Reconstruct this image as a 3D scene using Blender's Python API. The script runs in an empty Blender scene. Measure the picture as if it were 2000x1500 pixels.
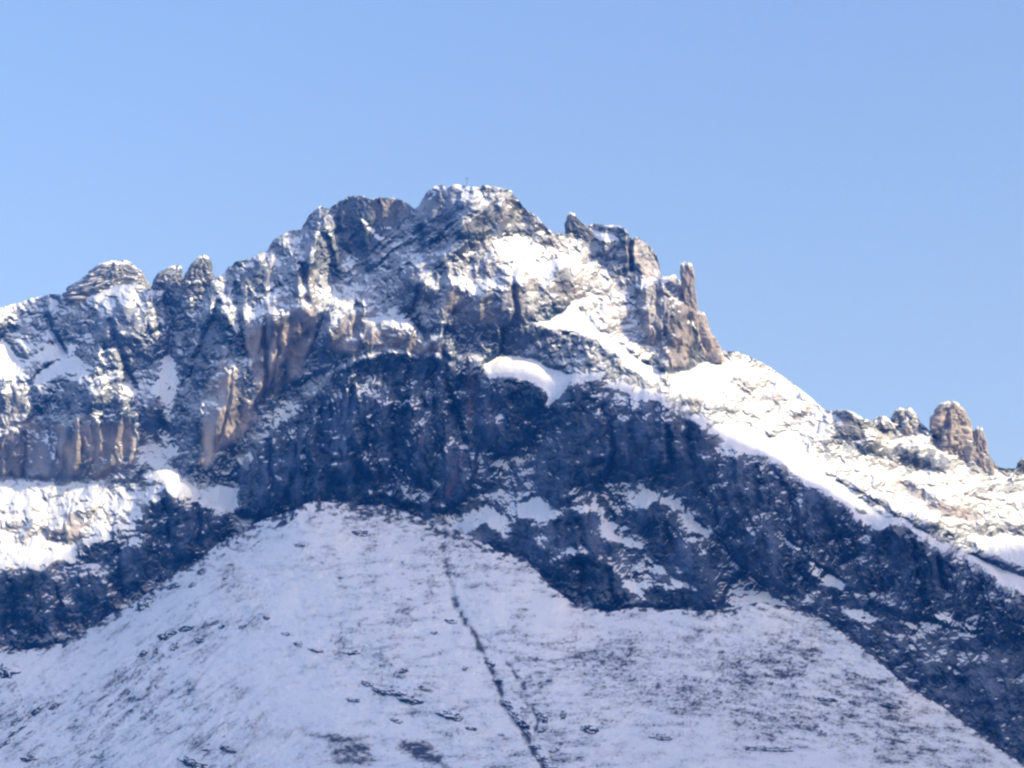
import bpy, math, numpy as np
from mathutils import Vector

# ------------------------------------------------------------------ camera, sky, sun, exposure
scene = bpy.context.scene
COL = scene.collection
PITCH = math.radians(14.0)
TAN = 0.1763                                   # half width of the frame over distance (a long lens)
CAMZ = 1.7
cam_d = bpy.data.cameras.new("camera")
cam = bpy.data.objects.new("camera", cam_d)
COL.objects.link(cam)
cam.location = (0, 0, CAMZ)
cam.rotation_euler = (math.radians(90) + PITCH, 0, 0)
cam_d.sensor_width = 36
cam_d.lens = 18 / TAN
cam_d.clip_start = 0.5
cam_d.clip_end = 60000
scene.camera = cam

SUN_EL, SUN_AZ = math.radians(24), math.radians(113)      # azimuth clockwise from +Y (the way the camera looks)
SUNV = np.array([math.cos(SUN_EL) * math.sin(SUN_AZ), math.cos(SUN_EL) * math.cos(SUN_AZ), math.sin(SUN_EL)])
w = bpy.data.worlds.new("World")
scene.world = w
w.use_nodes = True
nt = w.node_tree
bg = nt.nodes["Background"]
sky = nt.nodes.new("ShaderNodeTexSky")
sky.sky_type = 'NISHITA'
sky.sun_disc = False
sky.sun_elevation = SUN_EL
sky.sun_rotation = SUN_AZ
sky.altitude = 600
sky.air_density = 1.0
sky.dust_density = 4.0
sky.ozone_density = 3.0
tint = nt.nodes.new("ShaderNodeMix"); tint.data_type = 'RGBA'; tint.blend_type = 'MULTIPLY'
tint.inputs[0].default_value = 1.0
tint.inputs[7].default_value = (0.94, 0.85, 1.08, 1)           # the camera's cool, slightly violet white balance
nt.links.new(sky.outputs[0], tint.inputs[6])
nt.links.new(tint.outputs[2], bg.inputs[0])
bg.inputs[1].default_value = 0.12
sun_d = bpy.data.lights.new("sun", 'SUN')
sun_d.energy = 2.5
sun_d.angle = math.radians(0.5)
sun_d.color = (1.0, 0.93, 0.97)
sun = bpy.data.objects.new("sun", sun_d)
COL.objects.link(sun)
sun.rotation_euler = Vector(SUNV).to_track_quat('Z', 'Y').to_euler()
scene.view_settings.view_transform = 'Standard'
scene.view_settings.look = 'None'
scene.view_settings.gamma = 1
scene.view_settings.exposure = 1.34
scene.render.engine = 'CYCLES'
scene.cycles.use_denoising = True
scene.cycles.filter_width = 2.4                 # the photograph is soft: an old long zoom
scene.cycles.volume_bounces = 0
scene.cycles.max_bounces = 4
scene.cycles.diffuse_bounces = 3

# ------------------------------------------------------------------ noise and raster helpers
def hsh(ix, iy, seed):
    h = (ix.astype(np.int64) * 374761393 + iy.astype(np.int64) * 668265263 + seed * 1442695041) & 0xFFFFFFFF
    h = ((h ^ (h >> 13)) * 1274126177) & 0xFFFFFFFF
    h = ((h ^ (h >> 16)) * 2246822519) & 0xFFFFFFFF
    return ((h ^ (h >> 15)) & 0xFFFFFF).astype(np.float32) / 16777215.0

def perlin(x, y, seed):
    x0 = np.floor(x); y0 = np.floor(y)
    fx = (x - x0).astype(np.float32); fy = (y - y0).astype(np.float32)
    ix = x0.astype(np.int64); iy = y0.astype(np.int64)
    u = fx * fx * fx * (fx * (fx * 6 - 15) + 10); v = fy * fy * fy * (fy * (fy * 6 - 15) + 10)
    def g(dx, dy):
        a = hsh(ix + dx, iy + dy, seed) * 6.2831853
        return np.cos(a) * (fx - dx) + np.sin(a) * (fy - dy)
    n0 = g(0, 0) * (1 - u) + g(1, 0) * u
    n1 = g(0, 1) * (1 - u) + g(1, 1) * u
    return (n0 * (1 - v) + n1 * v) * 1.5

def fbm(x, y, seed, octs=4, gain=0.5):
    s = 0; a = 1.0; t = 0
    for k in range(octs):
        s = s + a * perlin(x * 2 ** k + 17.3 * k, y * 2 ** k - 9.1 * k, seed + k); t += a; a *= gain
    return s / t * 1.3

def ridged(x, y, seed, octs=3, gain=0.5):
    s = 0; a = 1.0; t = 0
    for k in range(octs):
        s = s + a * (1 - 2 * np.abs(perlin(x * 2 ** k + 5.7 * k, y * 2 ** k + 3.3 * k, seed + k))); t += a; a *= gain
    return s / t

def worley(x, y, seed):
    """F1, F2, cell hash and the offset from the nearest point"""
    ix = np.floor(x).astype(np.int64); iy = np.floor(y).astype(np.int64)
    f1 = np.full(x.shape, 9.0, np.float32); f2 = f1.copy(); cid = np.zeros(x.shape, np.float32)
    ox = np.zeros(x.shape, np.float32); oy = ox.copy()
    for dy in (-1, 0, 1):
        for dx in (-1, 0, 1):
            jx = ix + dx; jy = iy + dy
            px = jx + 0.1 + 0.8 * hsh(jx, jy, seed) - x; py = jy + 0.1 + 0.8 * hsh(jx, jy, seed + 7) - y
            d = np.sqrt(px * px + py * py).astype(np.float32)
            c = d < f1
            f2 = np.where(c, f1, np.minimum(f2, d))
            cid = np.where(c, hsh(jx, jy, seed + 13), cid)
            ox = np.where(c, -px, ox); oy = np.where(c, -py, oy)
            f1 = np.where(c, d, f1)
    return f1, f2, cid, ox.astype(np.float32), oy.astype(np.float32)

def facets(x, y, seed, tilt=1.0, off=0.35):
    """blocky rock: every cell a plane of its own lean, standing out by its own amount"""
    f1, f2, cid, ox, oy = worley(x, y, seed)
    a = cid * 97.0
    tx = np.sin(a * 6.283); ty = np.cos(a * 11.7)
    return tilt * (tx * ox + ty * oy) + off * (np.sin(a * 23.1)) - 0.25 * np.exp(-((f2 - f1) / 0.08) ** 2)

def domes(x, y, seed):
    f1, f2, cid, ox, oy = worley(x, y, seed)
    return np.sqrt(np.clip(1.0 - (f1 / 0.85) ** 2, 0, 1)) - 0.5

def blur1(a, r, ax):
    if r < 1: return a
    n = a.shape[ax]
    pad = [(0, 0), (0, 0)]; pad[ax] = (r + 1, r)
    c = np.cumsum(np.pad(a, pad, mode='edge').astype(np.float64), axis=ax)
    hi = np.take(c, np.arange(2 * r + 1, 2 * r + 1 + n), axis=ax); lo = np.take(c, np.arange(0, n), axis=ax)
    return ((hi - lo) / (2 * r + 1)).astype(np.float32)

def blur(a, r):
    r = int(round(r / STEP))
    for k in range(3):
        a = blur1(blur1(a, r, 0), r, 1)
    return a

def ss(e0, e1, x):
    t = np.clip((x - e0) / (e1 - e0), 0, 1)
    return t * t * (3 - 2 * t)

STEP = 1.5
RAD = TAN / 1000.0                               # radians (nearly) per photograph pixel

class Raster:
    """a plan of the rock face, in photograph pixels, on which lean, roughness and snow cover are laid out"""
    def __init__(s, x0, x1, y0, y1, warp=1.0):
        s.x0, s.y0 = x0, y0
        s.xs = np.arange(x0, x1 + .1, STEP, dtype=np.float32); s.ys = np.arange(y0, y1 + .1, STEP, dtype=np.float32)
        s.X, s.Y = np.meshgrid(s.xs, s.ys)
        s.wx = warp * (9 * fbm(s.X / 60, s.Y / 60, 901, 4, .6)); s.wy = warp * (9 * fbm(s.X / 60, s.Y / 60, 951, 4, .6))
        s.WX = s.X + s.wx; s.WY = s.Y + s.wy
    def full(s, v): return np.full(s.X.shape, v, np.float32)
    def poly(s, pts, feather=6, warp=True):
        m = np.zeros(s.X.shape, np.float32)
        p = np.array(pts, np.float32)
        pad = 30 + 3 * feather
        c0 = max(0, int((p[:, 0].min() - pad - s.x0) / STEP)); c1 = min(len(s.xs), int((p[:, 0].max() + pad - s.x0) / STEP) + 2)
        r0 = max(0, int((p[:, 1].min() - pad - s.y0) / STEP)); r1 = min(len(s.ys), int((p[:, 1].max() + pad - s.y0) / STEP) + 2)
        if c1 <= c0 or r1 <= r0: return m
        x = (s.WX if warp else s.X)[r0:r1, c0:c1]; y = (s.WY if warp else s.Y)[r0:r1, c0:c1]
        ins = np.zeros(x.shape, bool)
        n = len(p)
        for i in range(n):
            xa, ya = p[i]; xb, yb = p[(i + 1) % n]
            if ya == yb: continue
            ins ^= ((ya > y) != (yb > y)) & (x < (xb - xa) * (y - ya) / (yb - ya) + xa)
        m[r0:r1, c0:c1] = blur(ins.astype(np.float32), feather * .5)
        return m
    def line(s, pts, width, warp=0.7):
        """1 on the line falling to 0 at `width` pixels from it"""
        d = np.full(s.X.shape, 1e6, np.float32)
        for (xa, ya), (xb, yb) in zip(pts[:-1], pts[1:]):
            pad = width * 2 + 25
            c0 = max(0, int((min(xa, xb) - pad - s.x0) / STEP)); c1 = min(len(s.xs), int((max(xa, xb) + pad - s.x0) / STEP) + 2)
            r0 = max(0, int((min(ya, yb) - pad - s.y0) / STEP)); r1 = min(len(s.ys), int((max(ya, yb) + pad - s.y0) / STEP) + 2)
            if c1 <= c0 or r1 <= r0: continue
            x = s.X[r0:r1, c0:c1] + warp * s.wx[r0:r1, c0:c1]; y = s.Y[r0:r1, c0:c1] + warp * s.wy[r0:r1, c0:c1]
            dx, dy = xb - xa, yb - ya
            t = np.clip(((x - xa) * dx + (y - ya) * dy) / (dx * dx + dy * dy), 0, 1)
            q = np.hypot(x - xa - t * dx, y - ya - t * dy)
            d[r0:r1, c0:c1] = np.minimum(d[r0:r1, c0:c1], q)
        return np.clip(1 - d / width, 0, 1)
    def sample(s, F, x, y):
        cx = np.clip((np.asarray(x, np.float64) - s.x0) / STEP, 0, len(s.xs) - 1.001); cy = np.clip((np.asarray(y, np.float64) - s.y0) / STEP, 0, len(s.ys) - 1.001)
        i = cx.astype(int); j = cy.astype(int); fx = cx - i; fy = cy - j
        return (F[j, i] * (1 - fx) + F[j, i + 1] * fx) * (1 - fy) + (F[j + 1, i] * (1 - fx) + F[j + 1, i + 1] * fx) * fy

def integrate(p, q):
    """surface whose slopes are nearest to p (along x) and q (along y), both per sample"""
    h, w_ = p.shape
    P = np.concatenate([np.concatenate([p, -p[:, ::-1]], 1), np.concatenate([p, -p[:, ::-1]], 1)[::-1]], 0)
    Q = np.concatenate([q, q[:, ::-1]], 1); Q = np.concatenate([Q, -Q[::-1]], 0)
    fp = np.fft.rfft2(P); fq = np.fft.rfft2(Q)
    wx = np.fft.rfftfreq(2 * w_)[None, :] * 2 * np.pi; wy = np.fft.fftfreq(2 * h)[:, None] * 2 * np.pi
    den = wx ** 2 + wy ** 2; den[0, 0] = 1
    Z = (-1j * wx * fp - 1j * wy * fq) / den
    Z[0, 0] = 0
    return np.fft.irfft2(Z, s=P.shape)[:h, :w_].astype(np.float32)

cP, sP = math.cos(PITCH), math.sin(PITCH)
def world(x, y, L):
    """the point seen at photograph pixel x, y at forward distance exp(L)"""
    x = np.asarray(x, np.float64); y = np.asarray(y, np.float64); d = np.exp(np.asarray(L, np.float64))
    a = (x - 1000) * RAD; b = (750 - y) * RAD
    return np.stack([a * d, (cP - b * sP) * d, CAMZ + (sP + b * cP) * d], -1)

def tag(o, label=None, cat=None, group=None, kind=None):
    if label: o["label"] = label
    if cat: o["category"] = cat
    if group: o["group"] = group
    if kind: o["kind"] = kind
    return o

def add_mesh(name, verts, faces, mat, attrs=None, parent=None, smooth=True):
    me = bpy.data.meshes.new(name)
    verts = np.asarray(verts, np.float32).reshape(-1, 3)
    faces = np.asarray(faces, np.int32)
    k = faces.shape[1]
    me.vertices.add(len(verts)); me.vertices.foreach_set("co", verts.ravel())
    me.loops.add(faces.size); me.loops.foreach_set("vertex_index", faces.ravel())
    me.polygons.add(len(faces)); me.polygons.foreach_set("loop_start", np.arange(0, faces.size, k, dtype=np.int32))
    me.polygons.foreach_set("loop_total", np.full(len(faces), k, np.int32))
    me.polygons.foreach_set("use_smooth", np.full(len(faces), smooth, bool))
    for nme, val in (attrs or {}).items():
        at = me.attributes.new(nme, 'FLOAT', 'POINT')
        at.data.foreach_set("value", np.asarray(val, np.float32).ravel())
    me.materials.append(mat)
    me.update(calc_edges=True)
    me.validate()
    o = bpy.data.objects.new(name, me)
    COL.objects.link(o)
    if parent: o.parent = parent
    return o

def grid_faces(rows, cols, wrap=False):
    i, j = np.meshgrid(np.arange(rows - 1), np.arange(cols if wrap else cols - 1), indexing='ij')
    j2 = (j + 1) % cols
    return np.stack([i * cols + j, i * cols + j2, (i + 1) * cols + j2, (i + 1) * cols + j], -1).reshape(-1, 4)

def grid_normals(P, wrap=False):
    if wrap:
        du = np.roll(P, -1, 1) - np.roll(P, 1, 1)
    else:
        du = np.gradient(P, axis=1)
    dv = np.gradient(P, axis=0)
    n = np.cross(du, dv)
    return n / (np.linalg.norm(n, axis=-1, keepdims=True) + 1e-12)

# ------------------------------------------------------------------ materials
def rock_snow_material(name, rock_dark, rock_light, warm, snow=(0.78, 0.815, 0.88), scale=1.0, soft=(.2, .8)):
    m = bpy.data.materials.new(name)
    m.use_nodes = True
    n = m.node_tree.nodes; l = m.node_tree.links
    b = n["Principled BSDF"]
    b.inputs["Roughness"].default_value = 0.9
    b.inputs["Specular IOR Level"].default_value = 0.15
    geo = n.new("ShaderNodeNewGeometry")
    mp = n.new("ShaderNodeMapping"); mp.inputs["Scale"].default_value = (1, 1, 0.22)
    l.new(geo.outputs["Position"], mp.inputs["Vector"])
    n1 = n.new("ShaderNodeTexNoise"); n1.inputs["Scale"].default_value = 0.05 * scale; n1.inputs["Detail"].default_value = 6; n1.inputs["Roughness"].default_value = .65
    l.new(mp.outputs[0], n1.inputs["Vector"])
    n2 = n.new("ShaderNodeTexNoise"); n2.inputs["Scale"].default_value = 0.3 * scale; n2.inputs["Detail"].default_value = 4
    l.new(geo.outputs["Position"], n2.inputs["Vector"])
    r1 = n.new("ShaderNodeMapRange"); r1.inputs[1].default_value = .42; r1.inputs[2].default_value = .78
    ta = n.new("ShaderNodeAttribute"); ta.attribute_name = "tone"      # beds and columns of lighter and darker rock
    tm = n.new("ShaderNodeMath"); tm.operation = 'ADD'
    l.new(n1.outputs["Fac"], tm.inputs[0]); l.new(ta.outputs["Fac"], tm.inputs[1])
    l.new(tm.outputs[0], r1.inputs[0])
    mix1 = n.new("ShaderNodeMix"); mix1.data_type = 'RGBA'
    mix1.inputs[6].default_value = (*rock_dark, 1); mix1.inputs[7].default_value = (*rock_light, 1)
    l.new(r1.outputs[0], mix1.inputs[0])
    at = n.new("ShaderNodeAttribute"); at.attribute_name = "warm"  # tan rock colour, carrying the look of sunlight on the lit faces
    mix2 = n.new("ShaderNodeMix"); mix2.data_type = 'RGBA'
    mix2.inputs[7].default_value = (*warm, 1)
    l.new(at.outputs["Fac"], mix2.inputs[0]); l.new(mix1.outputs[2], mix2.inputs[6])
    # iron stains, running down the rock
    ar = n.new("ShaderNodeAttribute"); ar.attribute_name = "red"
    mix3 = n.new("ShaderNodeMix"); mix3.data_type = 'RGBA'
    mix3.inputs[7].default_value = (0.26, 0.13, 0.11, 1)
    l.new(ar.outputs["Fac"], mix3.inputs[0]); l.new(mix2.outputs[2], mix3.inputs[6])
    # snow cover, broken up by fine noise
    sa = n.new("ShaderNodeAttribute"); sa.attribute_name = "snow"
    ad = n.new("ShaderNodeMath"); ad.operation = 'MULTIPLY_ADD'; ad.inputs[1].default_value = .5; 
    l.new(n2.outputs["Fac"], ad.inputs[0]); 
    sub = n.new("ShaderNodeMath"); sub.operation = 'SUBTRACT'; sub.inputs[1].default_value = .25
    l.new(sa.outputs["Fac"], sub.inputs[0]); l.new(sub.outputs[0], ad.inputs[2])
    r2 = n.new("ShaderNodeMapRange"); r2.interpolation_type = 'SMOOTHSTEP'; r2.inputs[1].default_value = soft[0]; r2.inputs[2].default_value = soft[1]
    l.new(ad.outputs[0], r2.inputs[0])
    mix4 = n.new("ShaderNodeMix"); mix4.data_type = 'RGBA'
    mix4.inputs[7].default_value = (*snow, 1)
    da_ = n.new("ShaderNodeAttribute"); da_.attribute_name = "dust"
    mixd = n.new("ShaderNodeMix"); mixd.data_type = 'RGBA'
    mixd.inputs[7].default_value = (*snow, 1)
    l.new(da_.outputs["Fac"], mixd.inputs[0]); l.new(mix3.outputs[2], mixd.inputs[6])
    l.new(r2.outputs[0], mix4.inputs[0]); l.new(mixd.outputs[2], mix4.inputs[6])
    l.new(mix4.outputs[2], b.inputs["Base Color"])
    bp = n.new("ShaderNodeBump"); bp.inputs["Strength"].default_value = .35; bp.inputs["Distance"].default_value = 1.6
    l.new(n2.outputs["Fac"], bp.inputs["Height"]); l.new(bp.outputs[0], b.inputs["Normal"])
    return m

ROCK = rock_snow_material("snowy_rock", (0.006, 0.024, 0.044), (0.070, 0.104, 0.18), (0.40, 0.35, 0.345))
TURF = rock_snow_material("snowy_turf", (0.02, 0.035, 0.066), (0.055, 0.068, 0.108), (0.12, 0.12, 0.12), scale=1.6, soft=(.02, .95))

# ------------------------------------------------------------------ THE MOUNTAIN
SKYLINE = [(-320, 690), (-200, 655), (-80, 625), (0, 601), (40, 590), (80, 577), (100, 574), (125, 575), (140, 566), (200, 556), (270, 556), (290, 565), (310, 566),
    (345, 566), (360, 560), (410, 548), (425, 540), (440, 530), (460, 512), (480, 508), (505, 496), (522, 487), (535, 468), (555, 455), (588, 447), (600, 426), (612, 411), (625, 404), (640, 408), (650, 402),
    (670, 390), (690, 381), (705, 382), (725, 389), (735, 386), (770, 387), (785, 391), (800, 399), (811, 407), (818, 402), (825, 390), (835, 375),
    (848, 364), (860, 359), (870, 363), (890, 360), (905, 362), (935, 366), (945, 361), (960, 365), (985, 368), (1000, 372), (1004, 381), (1015, 393), (1022, 405),
    (1035, 415), (1050, 425), (1065, 440), (1075, 452), (1095, 457), (1140, 452), (1150, 441), (1160, 436), (1175, 439), (1200, 440), (1215, 443), (1225, 452), (1231, 462), (1236, 470), (1242, 461),
    (1255, 470), (1275, 486), (1283, 500), (1287, 515), (1291, 537), (1297, 542), (1317, 538), (1326, 545), (1334, 560), (1345, 590), (1352, 625), (1372, 668), (1405, 684), (1425, 686), (1440, 687),
    (1460, 695), (1480, 705), (1500, 714), (1550, 750), (1580, 773), (1605, 796), (1620, 804), (1640, 799), (1655, 800), (1670, 806), (1690, 818), (1705, 825), (1714, 817), (1725, 815), (1738, 824),
    (1765, 832), (1797, 824), (1815, 840), (1850, 868), (1890, 892), (1940, 910), (1955, 914), (1990, 915), (2020, 912), (2080, 920), (2320, 960)]
APRON = [(-320, 1360), (-120, 1310), (0, 1273), (60, 1268), (120, 1256), (200, 1213), (300, 1152), (400, 1080), (450, 1050), (520, 1015), (585, 988), (620, 978), (680, 986), (740, 986), (790, 1001), (840, 1022),
    (875, 1016), (900, 1040), (950, 1066), (1000, 1082), (1025, 1092), (1048, 1112), (1075, 1146), (1130, 1184), (1190, 1195), (1240, 1186), (1300, 1190), (1380, 1193), (1430, 1190), (1485, 1176),
    (1540, 1183), (1600, 1203), (1680, 1260), (1760, 1330), (1850, 1388), (1920, 1438), (2000, 1496), (2120, 1590), (2320, 1700)]

R = Raster(-320, 2320, 330, 1760)
F = dict(alpha=R.full(64), beta=R.full(0), rough=R.full(.9), dome=R.full(.6), rib=R.full(.3), snow=R.full(0), warm=R.full(.05), red=R.full(0), rake=R.full(0), dust=R.full(.36), tone=R.full(0))

def region(pts, feather=8, **kw):
    m = R.poly(pts, feather)
    for k, v in kw.items():
        F[k] += (v - F[k]) * m

# --- left massif
region([(-340, 560), (130, 545), (290, 540), (315, 640), (310, 700), (260, 760), (150, 775), (-340, 790)], 14, alpha=62, beta=-60, dome=1., rib=.1, snow=.10)
region([(160, 500), (280, 500), (285, 560), (160, 572)], 6, alpha=62, beta=-15, dome=.9, snow=.05)
region([(118, 582), (165, 566), (220, 553), (268, 552), (250, 566), (190, 580), (140, 594)], 5, alpha=36, beta=-36, rough=.25, dome=.15, snow=.5)
region([(-30, 660), (15, 668), (28, 695), (50, 712), (28, 722), (-30, 722)], 6, alpha=38, beta=-30, rough=.25, dome=.15, snow=.5)
region([(66, 742), (80, 720), (110, 702), (152, 690), (158, 706), (130, 722), (102, 738), (70, 752)], 6, alpha=38, beta=-30, rough=.25, dome=.2, snow=.5)
region([(100, 668), (152, 660), (150, 690), (110, 700), (60, 700)], 6, alpha=44, rough=.5, dome=.4, snow=.3)
region([(200, 600), (310, 570), (330, 700), (300, 820), (240, 770), (215, 690)], 10, alpha=64, beta=-48, dome=.9, snow=.04)
region([(-340, 730), (40, 735), (60, 800), (40, 900), (-340, 900)], 8, alpha=76, beta=5, dome=.6, rib=.7, warm=.35)
region([(110, 800), (120, 760), (160, 735), (195, 715), (220, 740), (240, 780), (268, 830), (230, 830), (180, 820), (130, 830)], 8, alpha=64, beta=-60, dome=.8, snow=.08)
region([(100, 820), (160, 812), (250, 815), (268, 860), (266, 905), (200, 925), (140, 930), (100, 930)], 6, alpha=82, beta=24, rough=.9, dome=.35, rib=.4, warm=.75)
region([(0, 830), (95, 822), (100, 930), (40, 938), (0, 925)], 6, alpha=80, beta=22, rough=.9, dome=.4, rib=.45, warm=.6)
region([(170, 900), (245, 885), (262, 915), (255, 935), (180, 930)], 6, alpha=55, beta=10, dome=.8, snow=.05, warm=.6)
region([(102, 838), (120, 835), (124, 880), (112, 900), (100, 880)], 4, beta=-65, alpha=84, dome=.1)
# couloir between the massifs
region([(310, 560), (350, 560), (352, 690), (340, 720), (318, 700), (306, 640)], 6, alpha=70, beta=25, dome=.5)
region([(325, 560), (425, 540), (420, 590), (385, 640), (372, 720), (352, 760), (345, 690), (335, 620)], 8, alpha=76, beta=-58, dome=.5, rib=.5)
region([(286, 765), (312, 775), (318, 825), (300, 822), (285, 800)], 4, alpha=82, beta=-30, dome=.15, rib=.4, warm=.1)
region([(318, 700), (345, 700), (346, 740), (342, 790), (336, 815), (318, 815), (312, 780), (298, 760), (310, 730)], 5, alpha=40, beta=-12, rough=.2, dome=.12, snow=.5)
region([(285, 825), (312, 832), (340, 850), (352, 885), (335, 900), (310, 880), (290, 850)], 6, alpha=42, beta=-10, rough=.35, dome=.3, snow=.4)
# dark slopes left of the summit
region([(352, 760), (372, 700), (400, 620), (440, 560), (520, 500), (560, 470), (585, 520), (560, 600), (500, 640), (450, 680), (420, 720), (400, 770), (380, 850), (355, 860), (340, 800)], 12, alpha=68, beta=-62, dome=.85, rib=.3, snow=-.02)
region([(520, 495), (590, 440), (640, 400), (690, 384), (660, 440), (640, 500), (600, 530), (540, 560)], 10, alpha=72, beta=-60, dome=.8, rib=.5, warm=.2)
region([(610, 460), (640, 448), (668, 470), (672, 510), (640, 520), (615, 510)], 5, alpha=82, beta=-22, dome=.2, rib=.5)
region([(580, 520), (620, 520), (622, 590), (600, 600), (578, 570)], 5, alpha=80, beta=-12, dome=.25, rib=.6, warm=.45)
region([(480, 560), (580, 545), (590, 600), (540, 620), (480, 640)], 10, alpha=66, beta=-58, dome=.9, snow=.05)
# the peak behind the summit ridge
region([(650, 400), (690, 380), (735, 384), (800, 396), (815, 408), (780, 440), (720, 495), (690, 505), (665, 480), (645, 440)], 6, alpha=84, beta=-56, rough=.5, dome=.15, rib=.5, warm=.15, snow=-.15)
region([(728, 386), (790, 390), (806, 406), (775, 442), (740, 436), (722, 418)], 5, alpha=86, beta=-34, rough=.35, dome=.08, rib=.4, warm=.5, snow=-.2)
region([(700, 418), (710, 424), (745, 462), (755, 470), (742, 466), (705, 430)], 3, alpha=38, beta=0, rough=.2, dome=.1, snow=.4)
region([(725, 435), (768, 446), (762, 450), (735, 446)], 3, alpha=40, rough=.2, dome=.1, snow=.3)
region([(660, 515), (690, 500), (705, 515), (695, 540), (670, 530)], 6, alpha=45, beta=-10, rough=.5, dome=.5, snow=.3)
# summit block: ribs raking down to the left
region([(811, 407), (850, 355), (1005, 368), (1020, 400), (985, 430), (930, 460), (880, 500), (830, 560), (780, 600), (720, 620), (660, 600), (690, 520)], 12, alpha=68, beta=-62, dome=.6, rib=.1, snow=.0, rake=1.)
region([(915, 420), (960, 395), (985, 420), (960, 448), (905, 455)], 6, alpha=80, beta=-10, rough=.5, dome=.2, warm=.25, rake=.3)
region([(975, 395), (1000, 372), (1012, 400), (990, 420)], 5, alpha=70, beta=25, dome=.4, warm=.4)
# sunny snow face right of the summit
region([(1000, 400), (1022, 402), (1075, 450), (1110, 460), (1160, 490), (1200, 540), (1240, 600), (1270, 690), (1230, 720), (1180, 660), (1130, 600), (1060, 590), (1000, 540), (960, 510), (900, 520), (900, 490), (940, 460)], 12, alpha=53, beta=24, rough=.9, dome=.85, rib=0, snow=.10, warm=.5, rake=0)
region([(985, 430), (1030, 440), (1060, 480), (1085, 520), (1100, 560), (1070, 560), (1020, 520), (960, 480), (950, 455)], 10, alpha=44, beta=20, rough=.6, dome=.55, snow=.24)
region([(1000, 415), (1030, 425), (1050, 465), (1020, 465), (1000, 445)], 6, alpha=58, beta=10, dome=.7, snow=0, warm=.3)
region([(880, 520), (920, 500), (980, 520), (1040, 560), (1050, 620), (980, 640), (900, 640), (865, 640), (862, 560)], 10, alpha=70, beta=-14, dome=.8, rib=.4, snow=.03, warm=.45)
region([(875, 560), (898, 560), (895, 615), (868, 640), (862, 600)], 5, alpha=82, beta=20, dome=.2, rib=.4, warm=.85)
region([(880, 545), (905, 535), (935, 560), (935, 585), (905, 575)], 5, alpha=44, beta=15, rough=.6, dome=.6, snow=.35)
region([(1080, 520), (1110, 520), (1125, 570), (1115, 590), (1095, 580)], 5, alpha=72, beta=0, dome=.5, snow=-.1)
# summit's lower faces
region([(700, 540), (790, 540), (860, 560), (860, 640), (800, 600), (720, 610), (690, 590)], 10, alpha=70, beta=-50, dome=.6, rib=.5, warm=.3, rake=.4)
region([(650, 620), (700, 600), (770, 610), (800, 640), (760, 690), (690, 690), (645, 680)], 8, alpha=70, beta=6, dome=.6, rib=.35, warm=.75, snow=.03)
region([(715, 625), (770, 605), (800, 630), (850, 660), (870, 690), (820, 670), (770, 640), (730, 640)], 6, alpha=50, beta=8, rough=.8, dome=.8, snow=.14, warm=.6)
region([(760, 640), (840, 670), (860, 690), (800, 690), (740, 690)], 6, alpha=70, beta=10, dome=.6, warm=.7)
region([(905, 635), (1010, 630), (1050, 640), (1060, 680), (960, 690), (920, 670)], 8, alpha=74, beta=-25, dome=.5, rib=.5, warm=.1)
# buttresses
region([(480, 600), (530, 575), (600, 580), (622, 610), (612, 660), (595, 720), (540, 770), (512, 795), (495, 740), (480, 680)], 6, alpha=80, beta=26, rough=.95, dome=.4, rib=.3, warm=.85)
region([(500, 590), (545, 573), (605, 590), (615, 625), (560, 640), (505, 640)], 6, alpha=60, beta=-52, dome=.95, snow=.05)
region([(612, 600), (650, 560), (665, 620), (640, 680), (605, 720), (600, 680)], 8, alpha=78, beta=-55, dome=.5, rib=.5)
region([(440, 695), (470, 735), (495, 790), (502, 830), (470, 855), (440, 870), (405, 915), (388, 905), (395, 830), (405, 770), (425, 720)], 5, alpha=81, beta=30, rough=.85, dome=.35, rib=.3, warm=.95)
region([(432, 700), (452, 700), (470, 735), (480, 760), (440, 750), (415, 770), (405, 765)], 5, alpha=62, beta=-12, dome=.9, snow=.06, warm=.8)
region([(500, 790), (540, 770), (600, 735), (650, 700), (690, 690), (660, 760), (600, 790), (540, 830), (510, 840)], 8, alpha=70, beta=-50, dome=.7)
region([(515, 810), (560, 780), (596, 782), (580, 810), (555, 830), (520, 840)], 5, alpha=42, beta=12, rough=.7, dome=.6, snow=.3)
region([(385, 905), (440, 880), (500, 850), (520, 850), (490, 910), (460, 940), (400, 950)], 8, alpha=68, beta=-20, dome=.7, snow=.05)
region([(462, 880), (495, 878), (488, 910), (462, 905)], 4, alpha=46, beta=15, dome=.6, snow=.2, warm=.6)
# sunny snowfield low on the left
region([(-340, 930), (0, 930), (100, 935), (180, 935), (260, 900), (280, 830), (300, 850), (330, 900), (382, 950), (378, 965), (320, 960), (282, 980), (260, 1020), (200, 1050), (120, 1090), (60, 1110), (-340, 1120)], 8, alpha=40, beta=34, rough=.6, dome=.6, rib=0, snow=.2, warm=.5)
region([(70, 985), (160, 975), (230, 1000), (160, 1045), (60, 1070), (-30, 1060), (-40, 1000)], 10, alpha=50, beta=10, rough=.8, dome=.8, snow=.06, warm=.6)
region([(120, 1010), (150, 1000), (165, 1030), (150, 1050), (115, 1040)], 5, alpha=74, beta=10, dome=.5, warm=1.)
region([(-30, 1070), (20, 1075), (15, 1105), (-30, 1110)], 5, alpha=74, beta=10, dome=.5, warm=.7)
region([(20, 1065), (50, 1080), (85, 1115), (75, 1122), (50, 1105)], 4, alpha=38, rough=.2, dome=.2, snow=.4)
region([(120, 1060), (145, 1065), (148, 1100), (135, 1108), (118, 1085)], 4, alpha=38, rough=.2, dome=.2, snow=.4)
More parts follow.
